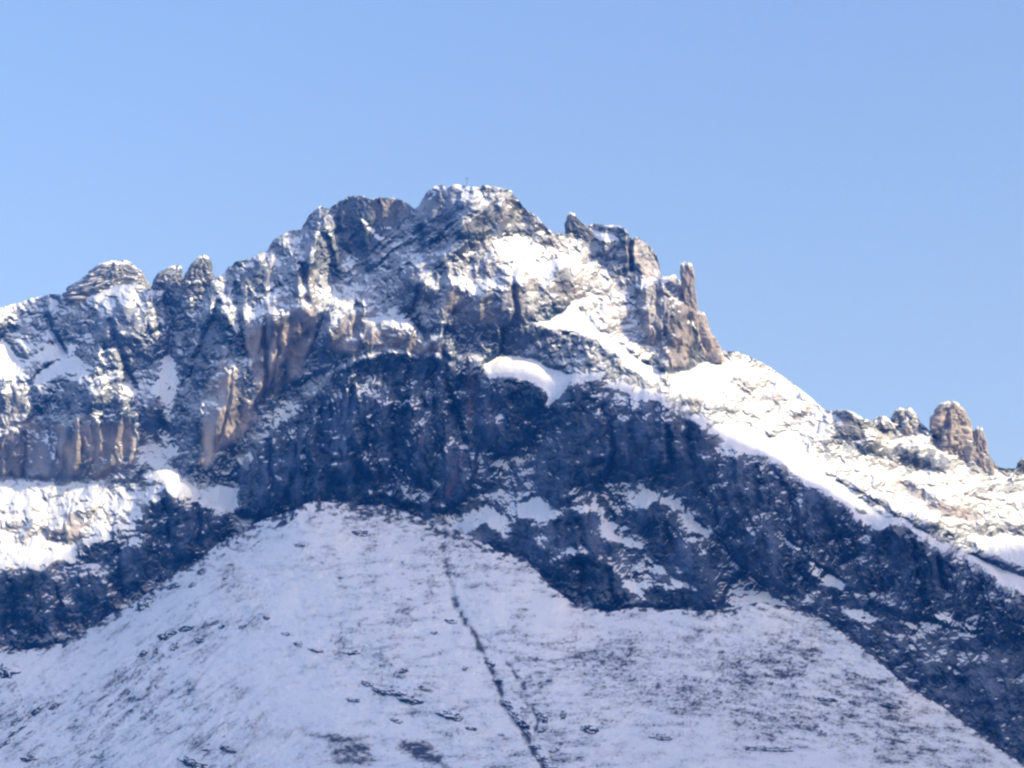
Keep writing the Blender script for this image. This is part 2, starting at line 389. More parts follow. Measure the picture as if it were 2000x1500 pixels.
# dark knob and the dark rock band low on the left
region([(282, 985), (300, 960), (330, 955), (360, 980), (420, 970), (470, 985), (470, 1010), (420, 1050), (350, 1090), (290, 1080), (276, 1040)], 5, alpha=74, beta=4, dome=.8, rib=.3)
region([(400, 968), (430, 945), (462, 957), (460, 1005), (430, 1000), (405, 985)], 4, alpha=40, beta=-5, rough=.25, dome=.2, snow=.4)
region([(-340, 1115), (0, 1110), (90, 1115), (150, 1090), (200, 1050), (280, 1050), (300, 1090), (420, 1050), (400, 1100), (200, 1230), (-340, 1380)], 8, alpha=70, beta=8, dome=.9, rib=.3, snow=-.02)
region([(-20, 1120), (40, 1100), (90, 1130), (100, 1180), (60, 1200), (-20, 1200)], 8, alpha=80, beta=-10, dome=.3, rib=.5, snow=-.1)
region([(145, 1140), (180, 1120), (210, 1150), (195, 1180), (150, 1175)], 6, alpha=82, beta=-25, dome=.2, rib=.4)
region([(280, 1060), (340, 1090), (420, 1060), (520, 1010), (600, 985), (560, 970), (500, 1000), (460, 1040), (380, 1080)], 6, alpha=58, beta=5, dome=.8, snow=.08)
# the great dark cliff
region([(465, 1000), (475, 930), (505, 860), (545, 830), (600, 785), (650, 730), (700, 695), (760, 690), (860, 695), (900, 720), (925, 800), (930, 900), (915, 960), (870, 1000), (820, 990), (740, 970), (680, 990), (620, 975), (540, 1000)], 7, alpha=81, beta=-16, rough=.7, dome=.36, rib=1.15, snow=-.05, warm=0)
region([(465, 1000), (475, 930), (505, 860), (560, 820), (600, 800), (600, 900), (585, 985), (530, 1010)], 8, alpha=78, beta=-42, dome=.6, rib=.8, snow=-.06)
region([(690, 705), (760, 692), (850, 700), (860, 760), (780, 790), (700, 770)], 8, alpha=74, beta=-8, rough=.8, dome=.6, rib=.7, snow=-.04, warm=.08)
region([(640, 905), (680, 890), (705, 910), (730, 940), (690, 985), (630, 980)], 6, alpha=74, beta=-5, dome=.5, rib=.3, snow=-.02)
region([(715, 960), (760, 950), (830, 960), (880, 1000), (850, 1020), (790, 1000), (730, 985)], 6, alpha=58, beta=0, dome=1., snow=.06)
region([(885, 690), (960, 720), (1060, 750), (1065, 800), (1040, 850), (990, 880), (930, 870), (900, 800)], 8, alpha=78, beta=-8, dome=.6, rib=.9, warm=.04, snow=-.04)
region([(985, 745), (1030, 745), (1065, 760), (1062, 800), (1035, 830), (1000, 810)], 5, alpha=84, beta=-12, dome=.25, rib=.8, snow=-.15)
region([(930, 880), (1000, 870), (1080, 830), (1070, 900), (1040, 960), (1090, 990), (1040, 1020), (960, 1000), (925, 960)], 10, alpha=56, beta=-8, dome=.8, snow=.10)
region([(1010, 985), (1050, 968), (1085, 995), (1060, 1012), (1020, 1010)], 6, alpha=38, rough=.25, dome=.2, snow=.4)
region([(955, 900), (1010, 880), (1030, 890), (985, 925)], 6, alpha=42, rough=.4, dome=.3, snow=.25)
# hanging snow patch
region([(935, 715), (975, 692), (1030, 693), (1080, 715), (1120, 735), (1108, 755), (1100, 778), (1065, 795), (1070, 760), (1040, 748), (1000, 732), (960, 730)], 5, alpha=38, beta=-24, rough=.2, dome=.15, rib=0, snow=.6)
region([(1040, 690), (1100, 660), (1170, 660), (1240, 700), (1250, 730), (1200, 720), (1120, 730), (1070, 712)], 8, alpha=66, beta=-22, dome=.8, snow=.04)
region([(1140, 665), (1180, 657), (1205, 690), (1200, 712), (1160, 690)], 5, alpha=82, beta=-30, dome=.2, rib=.5, snow=-.1)
region([(1222, 712), (1250, 718), (1252, 735), (1225, 735)], 4, alpha=80, beta=-30, dome=.2, snow=-.1)
# bright snow ramp
region([(1050, 630), (1095, 605), (1120, 590), (1150, 610), (1170, 640), (1210, 670), (1260, 705), (1300, 735), (1270, 740), (1220, 705), (1160, 655), (1110, 640), (1060, 636)], 5, alpha=39, beta=16, rough=.2, dome=.15, rib=0, snow=.5)
region([(1110, 588), (1170, 575), (1165, 590), (1125, 600)], 5, alpha=40, beta=16, rough=.3, dome=.2, snow=.4)
region([(1130, 600), (1180, 580), (1230, 600), (1270, 650), (1310, 700), (1320, 730), (1270, 700), (1200, 660)], 8, alpha=50, beta=22, rough=.8, dome=.9, snow=.12, warm=.65)
# right crest rocks
region([(1105, 440), (1150, 436), (1210, 442), (1232, 470), (1230, 515), (1190, 500), (1150, 470), (1110, 462)], 6, alpha=72, beta=-18, dome=.5, rib=.3, warm=.25, snow=-.02)
region([(1130, 452), (1175, 455), (1210, 465), (1205, 472), (1160, 468), (1130, 460)], 4, alpha=40, rough=.3, dome=.3, snow=.4)
region([(1155, 480), (1180, 462), (1225, 470), (1230, 510), (1190, 505)], 5, alpha=80, beta=-8, dome=.3, rib=.6, warm=.4)
region([(1225, 465), (1233, 468), (1236, 525), (1228, 525)], 3, alpha=86, beta=-60, dome=.1, snow=-.3)
region([(1235, 465), (1275, 480), (1288, 515), (1285, 525), (1240, 512)], 4, alpha=80, beta=20, rough=.5, dome=.3, rib=.3, warm=.75)
region([(1225, 515), (1262, 515), (1258, 538), (1240, 545), (1222, 530)], 4, alpha=80, beta=-35, dome=.3, snow=-.1)
region([(1245, 518), (1292, 505), (1294, 545), (1262, 550)], 4, alpha=78, beta=25, dome=.3, warm=.6, red=.4)
region([(1240, 560), (1295, 540), (1330, 545), (1355, 600), (1350, 680), (1340, 715), (1310, 710), (1270, 660), (1245, 600)], 7, alpha=72, beta=12, dome=.55, rib=.6, warm=.65)
region([(1330, 600), (1356, 610), (1352, 640), (1330, 640)], 5, alpha=60, dome=.8, snow=.1, warm=.5)
region([(1300, 680), (1320, 660), (1345, 690), (1350, 715), (1310, 715)], 4, alpha=80, beta=25, dome=.2, rib=.5, warm=.8, snow=-.1)
# snow shoulder and snow couloir on the right
region([(1300, 730), (1350, 712), (1400, 684), (1480, 702), (1560, 752), (1620, 802), (1700, 830), (1800, 850), (1880, 895), (1960, 912), (2330, 955), (2330, 1120), (2000, 1060), (1900, 1050), (1780, 1000), (1640, 930), (1500, 850), (1400, 790), (1330, 760)], 8, alpha=44, beta=36, rough=.6, dome=.7, rib=0, snow=.13, warm=.4)
region([(1300, 735), (1350, 715), (1400, 700), (1440, 710), (1470, 740), (1420, 760), (1360, 765), (1310, 750)], 8, alpha=36, beta=32, rough=.15, dome=.1, snow=.5)
region([(1410, 740), (1450, 725), (1490, 750), (1480, 770), (1440, 765)], 8, alpha=48, beta=16, rough=.8, dome=.8, snow=.04, warm=.6)
region([(1500, 740), (1560, 765), (1600, 800), (1640, 840), (1580, 830), (1520, 800), (1480, 770)], 10, alpha=46, beta=16, rough=.8, dome=.7, snow=.12, warm=.5)
region([(1300, 755), (1370, 768), (1430, 800), (1450, 830), (1400, 830), (1340, 800)], 8, alpha=56, beta=5, dome=.8, snow=.06, warm=.35)
region([(1615, 815), (1650, 797), (1690, 818), (1720, 860), (1725, 885), (1680, 880), (1640, 850)], 8, alpha=62, beta=-2, dome=.8, snow=.06, warm=.3)
region([(1740, 835), (1780, 860), (1840, 880), (1862, 905), (1820, 912), (1760, 900), (1720, 880)], 7, alpha=62, beta=0, dome=.7, snow=.06, warm=.25)
region([(1722, 815), (1740, 822), (1780, 835), (1810, 850), (1780, 850), (1740, 842)], 5, alpha=42, beta=15, rough=.4, dome=.4, snow=.3)
region([(1880, 905), (1925, 918), (1900, 925), (1870, 918)], 4, alpha=62, beta=-5, dome=.7)
region([(1730, 935), (1790, 955), (1860, 985), (1925, 1015), (1900, 1022), (1830, 1005), (1770, 970)], 6, alpha=56, beta=10, rough=.8, dome=.6, snow=-.05, warm=.55, red=.25)
region([(1560, 870), (1640, 890), (1700, 930), (1740, 960), (1690, 950), (1620, 910)], 8, alpha=48, beta=5, rough=.7, dome=.5, snow=.1, warm=.35)
region([(1890, 945), (1990, 945), (2100, 950), (2100, 965), (1980, 962), (1910, 955)], 5, alpha=52, beta=0, dome=.7, snow=.02)
region([(1395, 830), (1450, 822), (1540, 870), (1640, 935), (1740, 1000), (1860, 1070), (1960, 1110), (2100, 1150), (2100, 1200), (1900, 1110), (1780, 1040), (1730, 1035), (1690, 1020), (1610, 960), (1530, 905), (1420, 868)], 6, alpha=37, beta=8, rough=.12, dome=.06, rib=0, snow=.6)
region([(1640, 935), (1720, 985), (1800, 1035), (1900, 1085), (1880, 1088), (1780, 1040), (1690, 985)], 6, alpha=42, beta=10, rough=.5, dome=.7, snow=.06)
region([(1660, 988), (1685, 995), (1698, 1005), (1675, 1003)], 3, alpha=70, beta=-10, dome=.4, snow=-.2)
region([(1840, 1030), (1920, 1020), (2100, 1030), (2100, 1060), (2000, 1065), (1900, 1055)], 7, alpha=54, beta=20, dome=.7, snow=.02)
# dark dome in the middle
region([(1060, 830), (1085, 780), (1110, 745), (1160, 732), (1250, 770), (1330, 800), (1395, 840), (1410, 890), (1440, 960), (1380, 1000), (1300, 960), (1220, 940), (1160, 950), (1090, 990), (1050, 950), (1075, 890)], 7, alpha=72, beta=-12, dome=.85, rib=.4, snow=-.05, warm=.05)
region([(1060, 870), (1100, 820), (1150, 800), (1120, 860), (1100, 920), (1060, 960), (1040, 940)], 6, alpha=80, beta=-42, dome=.4, rib=.5, snow=-.12)
region([(1110, 740), (1170, 728), (1260, 770), (1330, 800), (1300, 815), (1220, 790), (1150, 780)], 7, alpha=58, beta=-8, dome=1., snow=.05)
region([(1240, 820), (1340, 820), (1395, 850), (1400, 900), (1340, 930), (1250, 890)], 8, alpha=76, beta=15, dome=.6, rib=.5, snow=-.07)
region([(1400, 870), (1500, 890), (1610, 960), (1700, 1030), (1720, 1060), (1640, 1100), (1560, 1160), (1480, 1130), (1420, 1060), (1380, 1000)], 8, alpha=76, beta=22, dome=.65, rib=.9, snow=-.02)
region([(1450, 880), (1520, 900), (1530, 960), (1500, 1010), (1450, 990)], 7, alpha=70, beta=15, dome=.85, rib=.5, snow=-.02)
region([(1575, 955), (1612, 958), (1615, 1000), (1590, 1015), (1570, 990)], 5, alpha=84, beta=-15, dome=.1, snow=-.2)
region([(1690, 1060), (1735, 1022), (1780, 1028), (1850, 1070), (1930, 1110), (2000, 1180), (2100, 1240), (2100, 1330), (1900, 1230), (1760, 1200), (1700, 1180), (1680, 1120)], 7, alpha=77, beta=26, dome=.7, rib=.9, snow=-.02)
region([(1725, 1040), (1740, 1020), (1785, 1028), (1800, 1100), (1760, 1120), (1730, 1090)], 5, alpha=85, beta=10, dome=.2, rib=.8, snow=-.15)
region([(1880, 1040), (1960, 1045), (2100, 1060), (2100, 1150), (1980, 1100), (1910, 1065)], 6, alpha=38, rough=.25, dome=.2, snow=.4)
# snowy gaps under the dark dome
region([(1180, 945), (1230, 936), (1290, 960), (1260, 985), (1220, 1000), (1190, 975)], 5, alpha=42, rough=.5, dome=.5, snow=.25)
region([(1145, 950), (1165, 965), (1180, 1010), (1200, 1040), (1250, 1060), (1270, 1080), (1240, 1075), (1190, 1050), (1165, 1010)], 4, alpha=40, rough=.3, dome=.3, snow=.3)
region([(1180, 960), (1215, 1000), (1225, 1010), (1205, 1010), (1185, 985)], 4, alpha=44, rough=.3, dome=.4, snow=.2)
region([(1260, 985), (1310, 965), (1350, 1000), (1400, 1040), (1395, 1050), (1340, 1030), (1290, 1010)], 5, alpha=46, rough=.5, dome=.5, snow=.18)
region([(1340, 1005), (1385, 1030), (1402, 1048), (1370, 1045), (1340, 1022)], 4, alpha=40, rough=.25, dome=.3, snow=.35)
region([(1065, 1070), (1070, 1010), (1110, 995), (1150, 1000), (1180, 1050), (1185, 1080), (1120, 1090)], 5, alpha=80, beta=-14, dome=.5, rib=.5, snow=-.12)
region([(1045, 1120), (1080, 1090), (1130, 1082), (1200, 1100), (1230, 1150), (1240, 1190), (1140, 1195), (1080, 1165)], 5, alpha=80, beta=-10, dome=.5, rib=.5, snow=-.1)
region([(1060, 1090), (1110, 1075), (1170, 1085), (1215, 1115), (1190, 1110), (1120, 1090)], 5, alpha=54, dome=.9, snow=.05)
region([(1250, 990), (1290, 975), (1320, 1010), (1340, 1050), (1390, 1100), (1410, 1170), (1350, 1180), (1300, 1140), (1270, 1080)], 7, alpha=76, beta=-10, dome=.7, rib=.3, snow=-.06)
region([(1215, 1135), (1240, 1140), (1270, 1165), (1260, 1170), (1230, 1150)], 3, alpha=40, rough=.3, dome=.3, snow=.35)
region([(1310, 1125), (1335, 1135), (1365, 1160), (1345, 1160), (1315, 1140)], 3, alpha=40, rough=.3, dome=.3, snow=.35)
region([(1250, 1080), (1300, 1110), (1310, 1120), (1280, 1115)], 3, alpha=42, rough=.3, dome=.3, snow=.3)
region([(895, 1050), (940, 1015), (975, 1040), (985, 1070), (940, 1070)], 5, alpha=76, beta=-15, dome=.7, snow=-.08)
region([(985, 1060), (1005, 1015), (1035, 1010), (1050, 1050), (1065, 1080), (1040, 1095), (1000, 1085)], 5, alpha=78, beta=-15, dome=.6, snow=-.1)
region([(870, 1010), (950, 990), (1000, 1010), (985, 1045), (950, 1015), (900, 1045), (870, 1040)], 6, alpha=42, rough=.5, dome=.4, snow=.22)
# snow tongues right of the apron
region([(1400, 1200), (1415, 1165), (1440, 1120), (1470, 1116), (1490, 1150), (1545, 1185), (1540, 1215), (1400, 1215)], 5, alpha=41, rough=.6, dome=.45, rib=0, snow=.26)
region([(1582, 1096), (1600, 1103), (1655, 1140), (1650, 1150), (1620, 1145), (1590, 1120)], 4, alpha=38, rough=.15, dome=.1, snow=.5)
region([(1515, 1042), (1530, 1048), (1565, 1072), (1545, 1070)], 3, alpha=38, rough=.15, dome=.1, snow=.4)
region([(1635, 1190), (1680, 1185), (1720, 1210), (1700, 1218), (1650, 1200)], 4, alpha=40, rough=.3, dome=.3, snow=.35)
region([(1745, 1200), (1765, 1205), (1800, 1232), (1785, 1232), (1755, 1215)], 3, alpha=40, rough=.2, dome=.3, snow=.4)
region([(1775, 1200), (1850, 1200), (1920, 1222), (1900, 1245), (1860, 1225), (1810, 1225)], 5, alpha=39, rough=.3, dome=.3, snow=.35)
region([(1730, 1240), (1765, 1240), (1755, 1248), (1738, 1247)], 3, alpha=39, rough=.3, dome=.3, snow=.35)
region([(1850, 1300), (1880, 1315), (1930, 1285), (1900, 1320), (1870, 1318)], 3, alpha=40, rough=.3, dome=.3, snow=.3)
region([(1860, 1330), (1930, 1270), (2000, 1240), (2330, 1200), (2330, 1760), (2000, 1600), (1880, 1400)], 10, alpha=66, beta=10, dome=.5, rib=.4, snow=-.14)
region([(1680, 1250), (1760, 1230), (1850, 1300), (1870, 1380), (1850, 1400), (1740, 1340)], 8, alpha=64, beta=15, dome=.8, snow=-.06)

for pts in ([(465, 1000), (475, 930), (505, 860), (600, 785), (700, 695), (860, 695), (930, 740), (1060, 760), (1160, 740), (1330, 800), (1410, 870), (1610, 960), (1735, 1030), (2000, 1180), (2330, 1300), (2330, 1760), (1400, 1200), (1040, 1120), (870, 1000), (600, 990)],
            [(-340, 1100), (90, 1110), (200, 1050), (300, 960), (470, 990), (400, 1100), (-340, 1400)]):
    region(pts, 14, dust=.10)
region([(650, 400), (690, 380), (735, 384), (800, 396), (815, 408), (780, 440), (720, 495), (690, 505), (665, 480)], 6, dust=.12)
for pts in ([(480, 620), (610, 620), (600, 720), (520, 790)], [(395, 900), (440, 720), (500, 790), (480, 850)], [(0, 830), (260, 830), (266, 905), (0, 930)], [(1300, 560), (1350, 560), (1400, 690), (1300, 710)]):
    region(pts, 8, dust=.10)
# --- local facing from what was laid out, plus the rock's own texture
X, Y, WX, WY = R.X, R.Y, R.WX, R.WY
el = PITCH + np.arctan((750 - Y) * RAD)
for k in ('alpha', 'beta'):
    F[k] = blur(F[k], 4)
al = np.radians(F['alpha'] + 7 * fbm(X / 90, Y / 70, 31, 4))
be = np.radians(np.clip(F['beta'] + 22 * fbm(X / 80, Y / 110, 41, 4), -68, 68))
q = -1 / np.tan(np.clip(al - el, .22, 1.62)) * RAD * STEP           # upward means further away
p = np.tan(be) * RAD * STEP
L = integrate(p, q)
care = (Y > np.interp(R.xs, [a for a, b in SKYLINE], [b for a, b in SKYLINE])[None] - 6) & (Y < np.interp(R.xs, [a for a, b in APRON], [b for a, b in APRON])[None] + 60)
for it in range(14):                                   # let the parts nobody sees give way to the parts one does
    gx = np.gradient(L, axis=1); gy = np.gradient(L, axis=0)
    L = integrate(np.where(care, p, gx), np.where(care, q, gy))

rough, dome, rib, rake = F['rough'], F['dome'], F['rib'], F['rake']
det = 9 * rough * fbm(X / 95, Y / 95, 51, 3)
W2X = WX + 7 * fbm(X / 22, Y / 22, 903, 3); W2Y = WY + 7 * fbm(X / 22, Y / 22, 953, 3)
det += rough * (24 * blur(facets(W2X / 70, W2Y / 95, 61, .8, .25), 8) + 12 * blur(facets((W2X + .35 * W2Y) / 30, W2Y / 44, 67, .9, .4), 2.5) + 4 * facets(W2X / 12, W2Y / 15, 71, 1., .35))
det += rough * 5 * ridged(W2X / 46, W2Y / 70, 75, 4, .6)
det += rib * (30 * ridged(W2X / 88, W2Y / 330, 79, 2, .5) + 34 * ridged(W2X / 38, W2Y / 170, 81, 3, .5) + 4.2 * ridged(W2X / 11, W2Y / 60, 83, 3))
det += dome * (9 * domes((W2X - .2 * W2Y) / 62, W2Y / 58, 89) + 12 * domes((W2X + .4 * W2Y) / 34, W2Y / 27, 91) + 6.6 * domes((W2X - .3 * W2Y) / 17, W2Y / 13, 93) + 3.4 * domes(W2X / 8.5, W2Y / 7, 95))
det += rake * (12 * ridged((WX * .62 + WY * .78) / 40, (WX * .78 - WY * .62) / 190, 101, 3, .55))
for pts, wd, dp in [([(872, 640), (868, 690), (880, 760), (892, 820), (905, 870)], 11, 16), ([(518, 620), (515, 680), (522, 735), (512, 790)], 8, 14), ([(545, 650), (540, 700), (530, 770)], 6, 9),
                    ([(455, 720), (445, 790), (430, 860)], 5, 6), ([(112, 830), (113, 895)], 11, 14), ([(45, 850), (48, 935)], 8, 12), ([(160, 830), (158, 900)], 6, 8), ([(735, 760), (725, 830), (700, 920)], 8, 9),
                    ([(640, 780), (650, 850), (640, 900)], 7, 7), ([(1232, 465), (1232, 530)], 7, 12), ([(1360, 1020), (1420, 1080), (1500, 1150)], 9, 7),
                    ([(330, 560), (335, 620), (330, 690)], 14, 16), ([(640, 470), (652, 560), (625, 640), (600, 720)], 12, 12), ([(1430, 900), (1440, 970), (1470, 1040)], 9, 8), ([(300, 560), (310, 640), (318, 700)], 8, 8)]:
    det -= 1.7 * dp * R.line(pts, wd) ** 1.2
for pts in [[(215, 630), (238, 700), (262, 760)], [(90, 620), (122, 690)], [(425, 590), (400, 660), (372, 740)], [(458, 560), (470, 640), (480, 700)], [(590, 520), (600, 590)], [(702, 600), (690, 655)], [(822, 560), (802, 620), (832, 665)],
            [(1000, 560), (1012, 640)], [(800, 720), (790, 820), (800, 900)], [(762, 800), (770, 900), (764, 960)], [(852, 780), (845, 880)], [(582, 830), (575, 920), (560, 985)], [(522, 860), (532, 960)], [(1182, 800), (1200, 880), (1190, 940)],
            [(1300, 840), (1312, 920)], [(1342, 850), (1372, 950), (1402, 1020)], [(1530, 950), (1562, 1050)], [(1622, 1020), (1650, 1100)], [(1782, 1060), (1790, 1130)], [(1832, 1090), (1850, 1160)], [(1130, 1100), (1140, 1180)], [(1185, 1110), (1200, 1180)],
            [(1090, 1020), (1085, 1070)], [(1130, 1020), (1140, 1070)], [(1300, 1030), (1330, 1110)], [(690, 760), (680, 850), (690, 890)], [(20, 1140), (30, 1230)], [(110, 1150), (120, 1230)], [(230, 1080), (240, 1180)], [(320, 980), (330, 1060)], [(380, 990), (390, 1060)],
            [(985, 640), (980, 690)]]:
    det -= 24 * R.line(pts, 11, 1.0) ** 1.3
for pts, wd, dp in [([(811, 407), (760, 460), (690, 512)], 16, 10), ([(905, 452), (960, 392), (985, 372)], 12, 7), ([(985, 430), (930, 470), (870, 500), (820, 560)], 14, 8), ([(1110, 1000), (1090, 1060), (1060, 1130)], 18, 8),
                    ([(1150, 745), (1260, 775), (1390, 845)], 16, 6), ([(600, 785), (700, 695), (790, 690)], 14, 7)]:
    det += dp * R.line(pts, wd) ** 1.2

KNOBS = [
 [(895,1050),(925,1030),(950,1015),(965,1035),(975,1065),(940,1070)], [(988,1075),(1000,1020),(1020,1008),(1038,1012),(1045,1045),(1065,1085),(1030,1092)], [(1068,1075),(1072,1015),(1105,995),(1140,1000),(1165,1030),(1182,1070),(1150,1085),(1100,1085)],
 [(1047,1120),(1085,1092),(1130,1080),(1200,1095),(1235,1150),(1242,1188),(1180,1195),(1120,1180),(1070,1155)], [(1255,990),(1290,968),(1320,985),(1318,1020),(1280,1035),(1258,1015)], [(1290,1060),(1340,1045),(1380,1090),(1405,1165),(1350,1180),(1310,1130)],
 [(1240,1165),(1280,1140),(1320,1155),(1340,1185),(1270,1192)], [(1570,1000),(1575,962),(1592,955),(1610,965),(1614,1000),(1595,1020)], [(1618,1010),(1630,990),(1645,1000),(1650,1030),(1630,1035)], [(1725,1060),(1732,1028),(1755,1020),(1785,1035),(1790,1100),(1770,1130),(1740,1110)],
 [(1795,1060),(1830,1062),(1850,1100),(1840,1150),(1805,1140)], [(1060,960),(1090,860),(1120,820),(1160,800),(1180,850),(1160,920),(1110,960)], [(1180,870),(1230,810),(1290,820),(1310,880),(1260,930),(1200,930)], [(1310,860),(1350,830),(1395,845),(1410,900),(1380,950),(1330,930)],
 [(1095,800),(1110,750),(1150,735),(1200,750),(1190,790),(1140,800)], [(1210,790),(1250,765),(1300,790),(1290,815),(1230,815)], [(1420,900),(1450,880),(1480,900),(1490,980),(1470,1040),(1430,990)], [(1500,900),(1520,905),(1530,960),(1500,1000),(1490,950)], [(1450,1050),(1500,1020),(1530,1080),(1500,1130),(1470,1110)],
 [(600,960),(610,820),(640,790),(655,830),(650,960)], [(655,940),(660,780),(680,760),(700,790),(695,900)], [(640,975),(650,910),(690,885),(720,900),(730,940),(700,985)], [(700,860),(710,770),(740,760),(745,860)], [(755,850),(770,790),(800,790),(800,900),(770,910)], [(810,860),(830,810),(850,820),(850,940),(820,950)],
 [(860,930),(880,860),(900,880),(905,960),(880,990)], [(985,760),(1030,745),(1062,765),(1060,815),(1030,835),(1000,810)], [(540,980),(545,880),(580,840),(590,900),(585,980)], [(490,990),(500,900),(530,850),(540,900),(530,990)], [(955,830),(1000,825),(1025,840),(1020,870),(965,868)],
 [(478,690),(485,630),(505,610),(515,640),(512,740),(500,770)], [(520,640),(535,615),(545,640),(535,740),(520,760)], [(552,640),(575,600),(612,600),(612,650),(600,700),(560,740),(540,745)], [(392,900),(400,830),(412,790),(425,800),(425,860),(410,910)], [(432,860),(440,720),(455,715),(490,780),(500,825),(465,850)],
 [(118,930),(125,840),(150,830),(158,880),(155,930)], [(162,905),(168,825),(240,815),(262,850),(262,900),(200,910)], [(0,935),(0,850),(35,840),(40,930)], [(55,930),(70,850),(98,870),(100,930)], [(610,515),(615,470),(640,450),(665,470),(670,515),(640,525)], [(570,600),(572,540),(590,510),(618,520),(622,590),(600,610)],
 [(505,640),(505,600),(540,575),(600,582),(618,610),(612,640),(560,640)], [(110,800),(130,755),(165,735),(200,720),(235,745),(255,800),(200,815),(150,810)], [(285,820),(290,775),(310,775),(318,822)], [(0,780),(10,740),(45,735),(60,780),(40,810)], [(190,640),(215,600),(260,590),(275,650),(240,690),(200,680)],
 [(375,700),(395,620),(430,590),(450,620),(430,680),(400,740)], [(460,560),(480,520),(520,500),(530,540),(500,590)], [(900,460),(935,420),(960,395),(990,420),(975,445),(930,460)], [(825,420),(850,370),(900,365),(930,390),(880,430),(840,450)], [(865,640),(870,570),(900,545),(935,570),(930,620),(890,650)],
 [(950,600),(960,560),(1010,560),(1040,600),(1010,640),(970,640)], [(660,690),(650,640),(690,600),(740,610),(750,660),(700,700)], [(760,680),(770,630),(810,620),(860,660),(860,690)], [(780,580),(790,530),(820,520),(830,560),(810,610)], [(1080,575),(1085,525),(1110,520),(1122,570),(1105,595)],
 [(1300,710),(1310,670),(1330,660),(1348,690),(1350,715)], [(1240,600),(1250,560),(1290,550),(1310,590),(1300,640),(1260,640)], [(1305,640),(1310,590),(1335,580),(1350,640),(1340,660)], [(1620,840),(1630,805),(1655,800),(1690,825),(1690,860),(1650,870)], [(1690,880),(1700,850),(1730,870),(1725,890)], [(1800,900),(1810,875),(1840,880),(1860,905),(1830,915)], [(1740,890),(1750,865),(1790,870),(1795,900)],
 [(282,1060),(285,985),(310,958),(345,965),(350,1020),(330,1080)], [(350,1070),(355,990),(400,985),(440,1010),(410,1060)], [(-20,1190),(0,1110),(50,1095),(85,1130),(90,1190)], [(140,1180),(150,1135),(180,1120),(210,1150),(200,1190)], [(40,1250),(60,1200),(120,1190),(130,1240)], [(220,1120),(240,1070),(280,1060),(300,1110),(260,1150)], [(115,1040),(125,1005),(150,1000),(162,1030),(150,1050)]]
KRNG = np.random.default_rng(11)
cellid = worley(W2X / 30, W2Y / 74, 57)[2]; cellid2 = worley(W2X / 11, W2Y / 24, 59)[2]
F['tone'] += .17 * (cellid - .5) + .12 * (cellid2 - .5) + .08 * fbm(W2X / 12, W2Y / 60, 58, 3)
KNZ = fbm(X / 40, Y / 60, 55, 2)
for pts in KNOBS:
    a = np.array(pts, float); wd = math.sqrt(abs(np.sum(a[:, 0] * np.roll(a[:, 1], -1) - a[:, 1] * np.roll(a[:, 0], -1))) / 2)
    mk = R.poly(pts, .42 * wd)
    det += .60 * wd * np.sqrt(np.clip(mk, 0, 1)) * (1 + .3 * KNZ)
    ms = R.poly(pts, .12 * wd)
    rim = np.clip(np.roll(ms, -max(2, int(.08 * wd / STEP)), 0) - ms, 0, 1)      # snow lodges on and behind the head of each rock
    F['snow'] += 0.42 * rim - .10 * ms * (F['snow'] < .12)
    F['dust'] *= 1 - .45 * ms
    F['tone'] += ms * float(KRNG.uniform(-.10, .17))
L = L - det * RAD
L = L - R.sample(L, 640, 985) + math.log(2480.0)

def bend(line, n, seed, amp):
    xs = np.array([a for a, b in line], float); ys = np.array([b for a, b in line], float)
    y = np.interp(n, xs, ys)
    return y + amp * fbm(n / 9.0, n * 0, seed, 3, .6) + .8 * amp * fbm(n / 34.0, n * 0 + 3, seed + 5, 2)

xs = R.xs.astype(float)
craggy = np.interp(xs, [-320, 100, 130, 420, 1080, 1090, 1330, 1420, 1600, 1640, 1720, 1760, 2300], [1.5, 2, 3, 4.5, 2.5, 3, 3.5, 1.5, 1.5, 3, 2, 1, 1])
top = bend(SKYLINE, xs, 201, 1.0) ; top = np.interp(xs, [a for a, b in SKYLINE], [b for a, b in SKYLINE]) + craggy * (top - np.interp(xs, [a for a, b in SKYLINE], [b for a, b in SKYLINE]))
foot = np.interp(xs, [a for a, b in APRON], [b for a, b in APRON])
bot = np.minimum(foot + 70, 1755)
NY = 600
t = np.linspace(0, 1, NY)[:, None]
GY = bot[None, :] + (top - bot)[None, :] * t
GX = np.broadcast_to(xs[None, :], GY.shape)
GL = R.sample(L, GX, GY)
P = world(GX, GY, GL)
N = grid_normals(P)
up = np.abs(N[..., 2]) * np.sign(N[..., 2] * np.sign(-N[..., 1] + 1e-9) if False else 1)
N = np.where((N[..., 1] > 0)[..., None], -N, N)
nz = N[..., 2]
gs = lambda f: R.sample(f, GX, GY)
snow_in = gs(F['snow'])
jit = gs(.24 * fbm(X / 44, Y / 24, 301, 3, .6) + .26 * fbm(X / 12, Y / 5, 303, 3, .6))
snow = ss(.45, .90, nz + snow_in * 1.1 + jit)
dust = np.clip(gs(F['dust']) * ss(-.15, .65, nz + gs(.5 * fbm(X / 7, Y / 5, 307, 3, .6) + .3 * fbm(X / 30, Y / 30, 308, 2))) * 1.15, 0, .8)
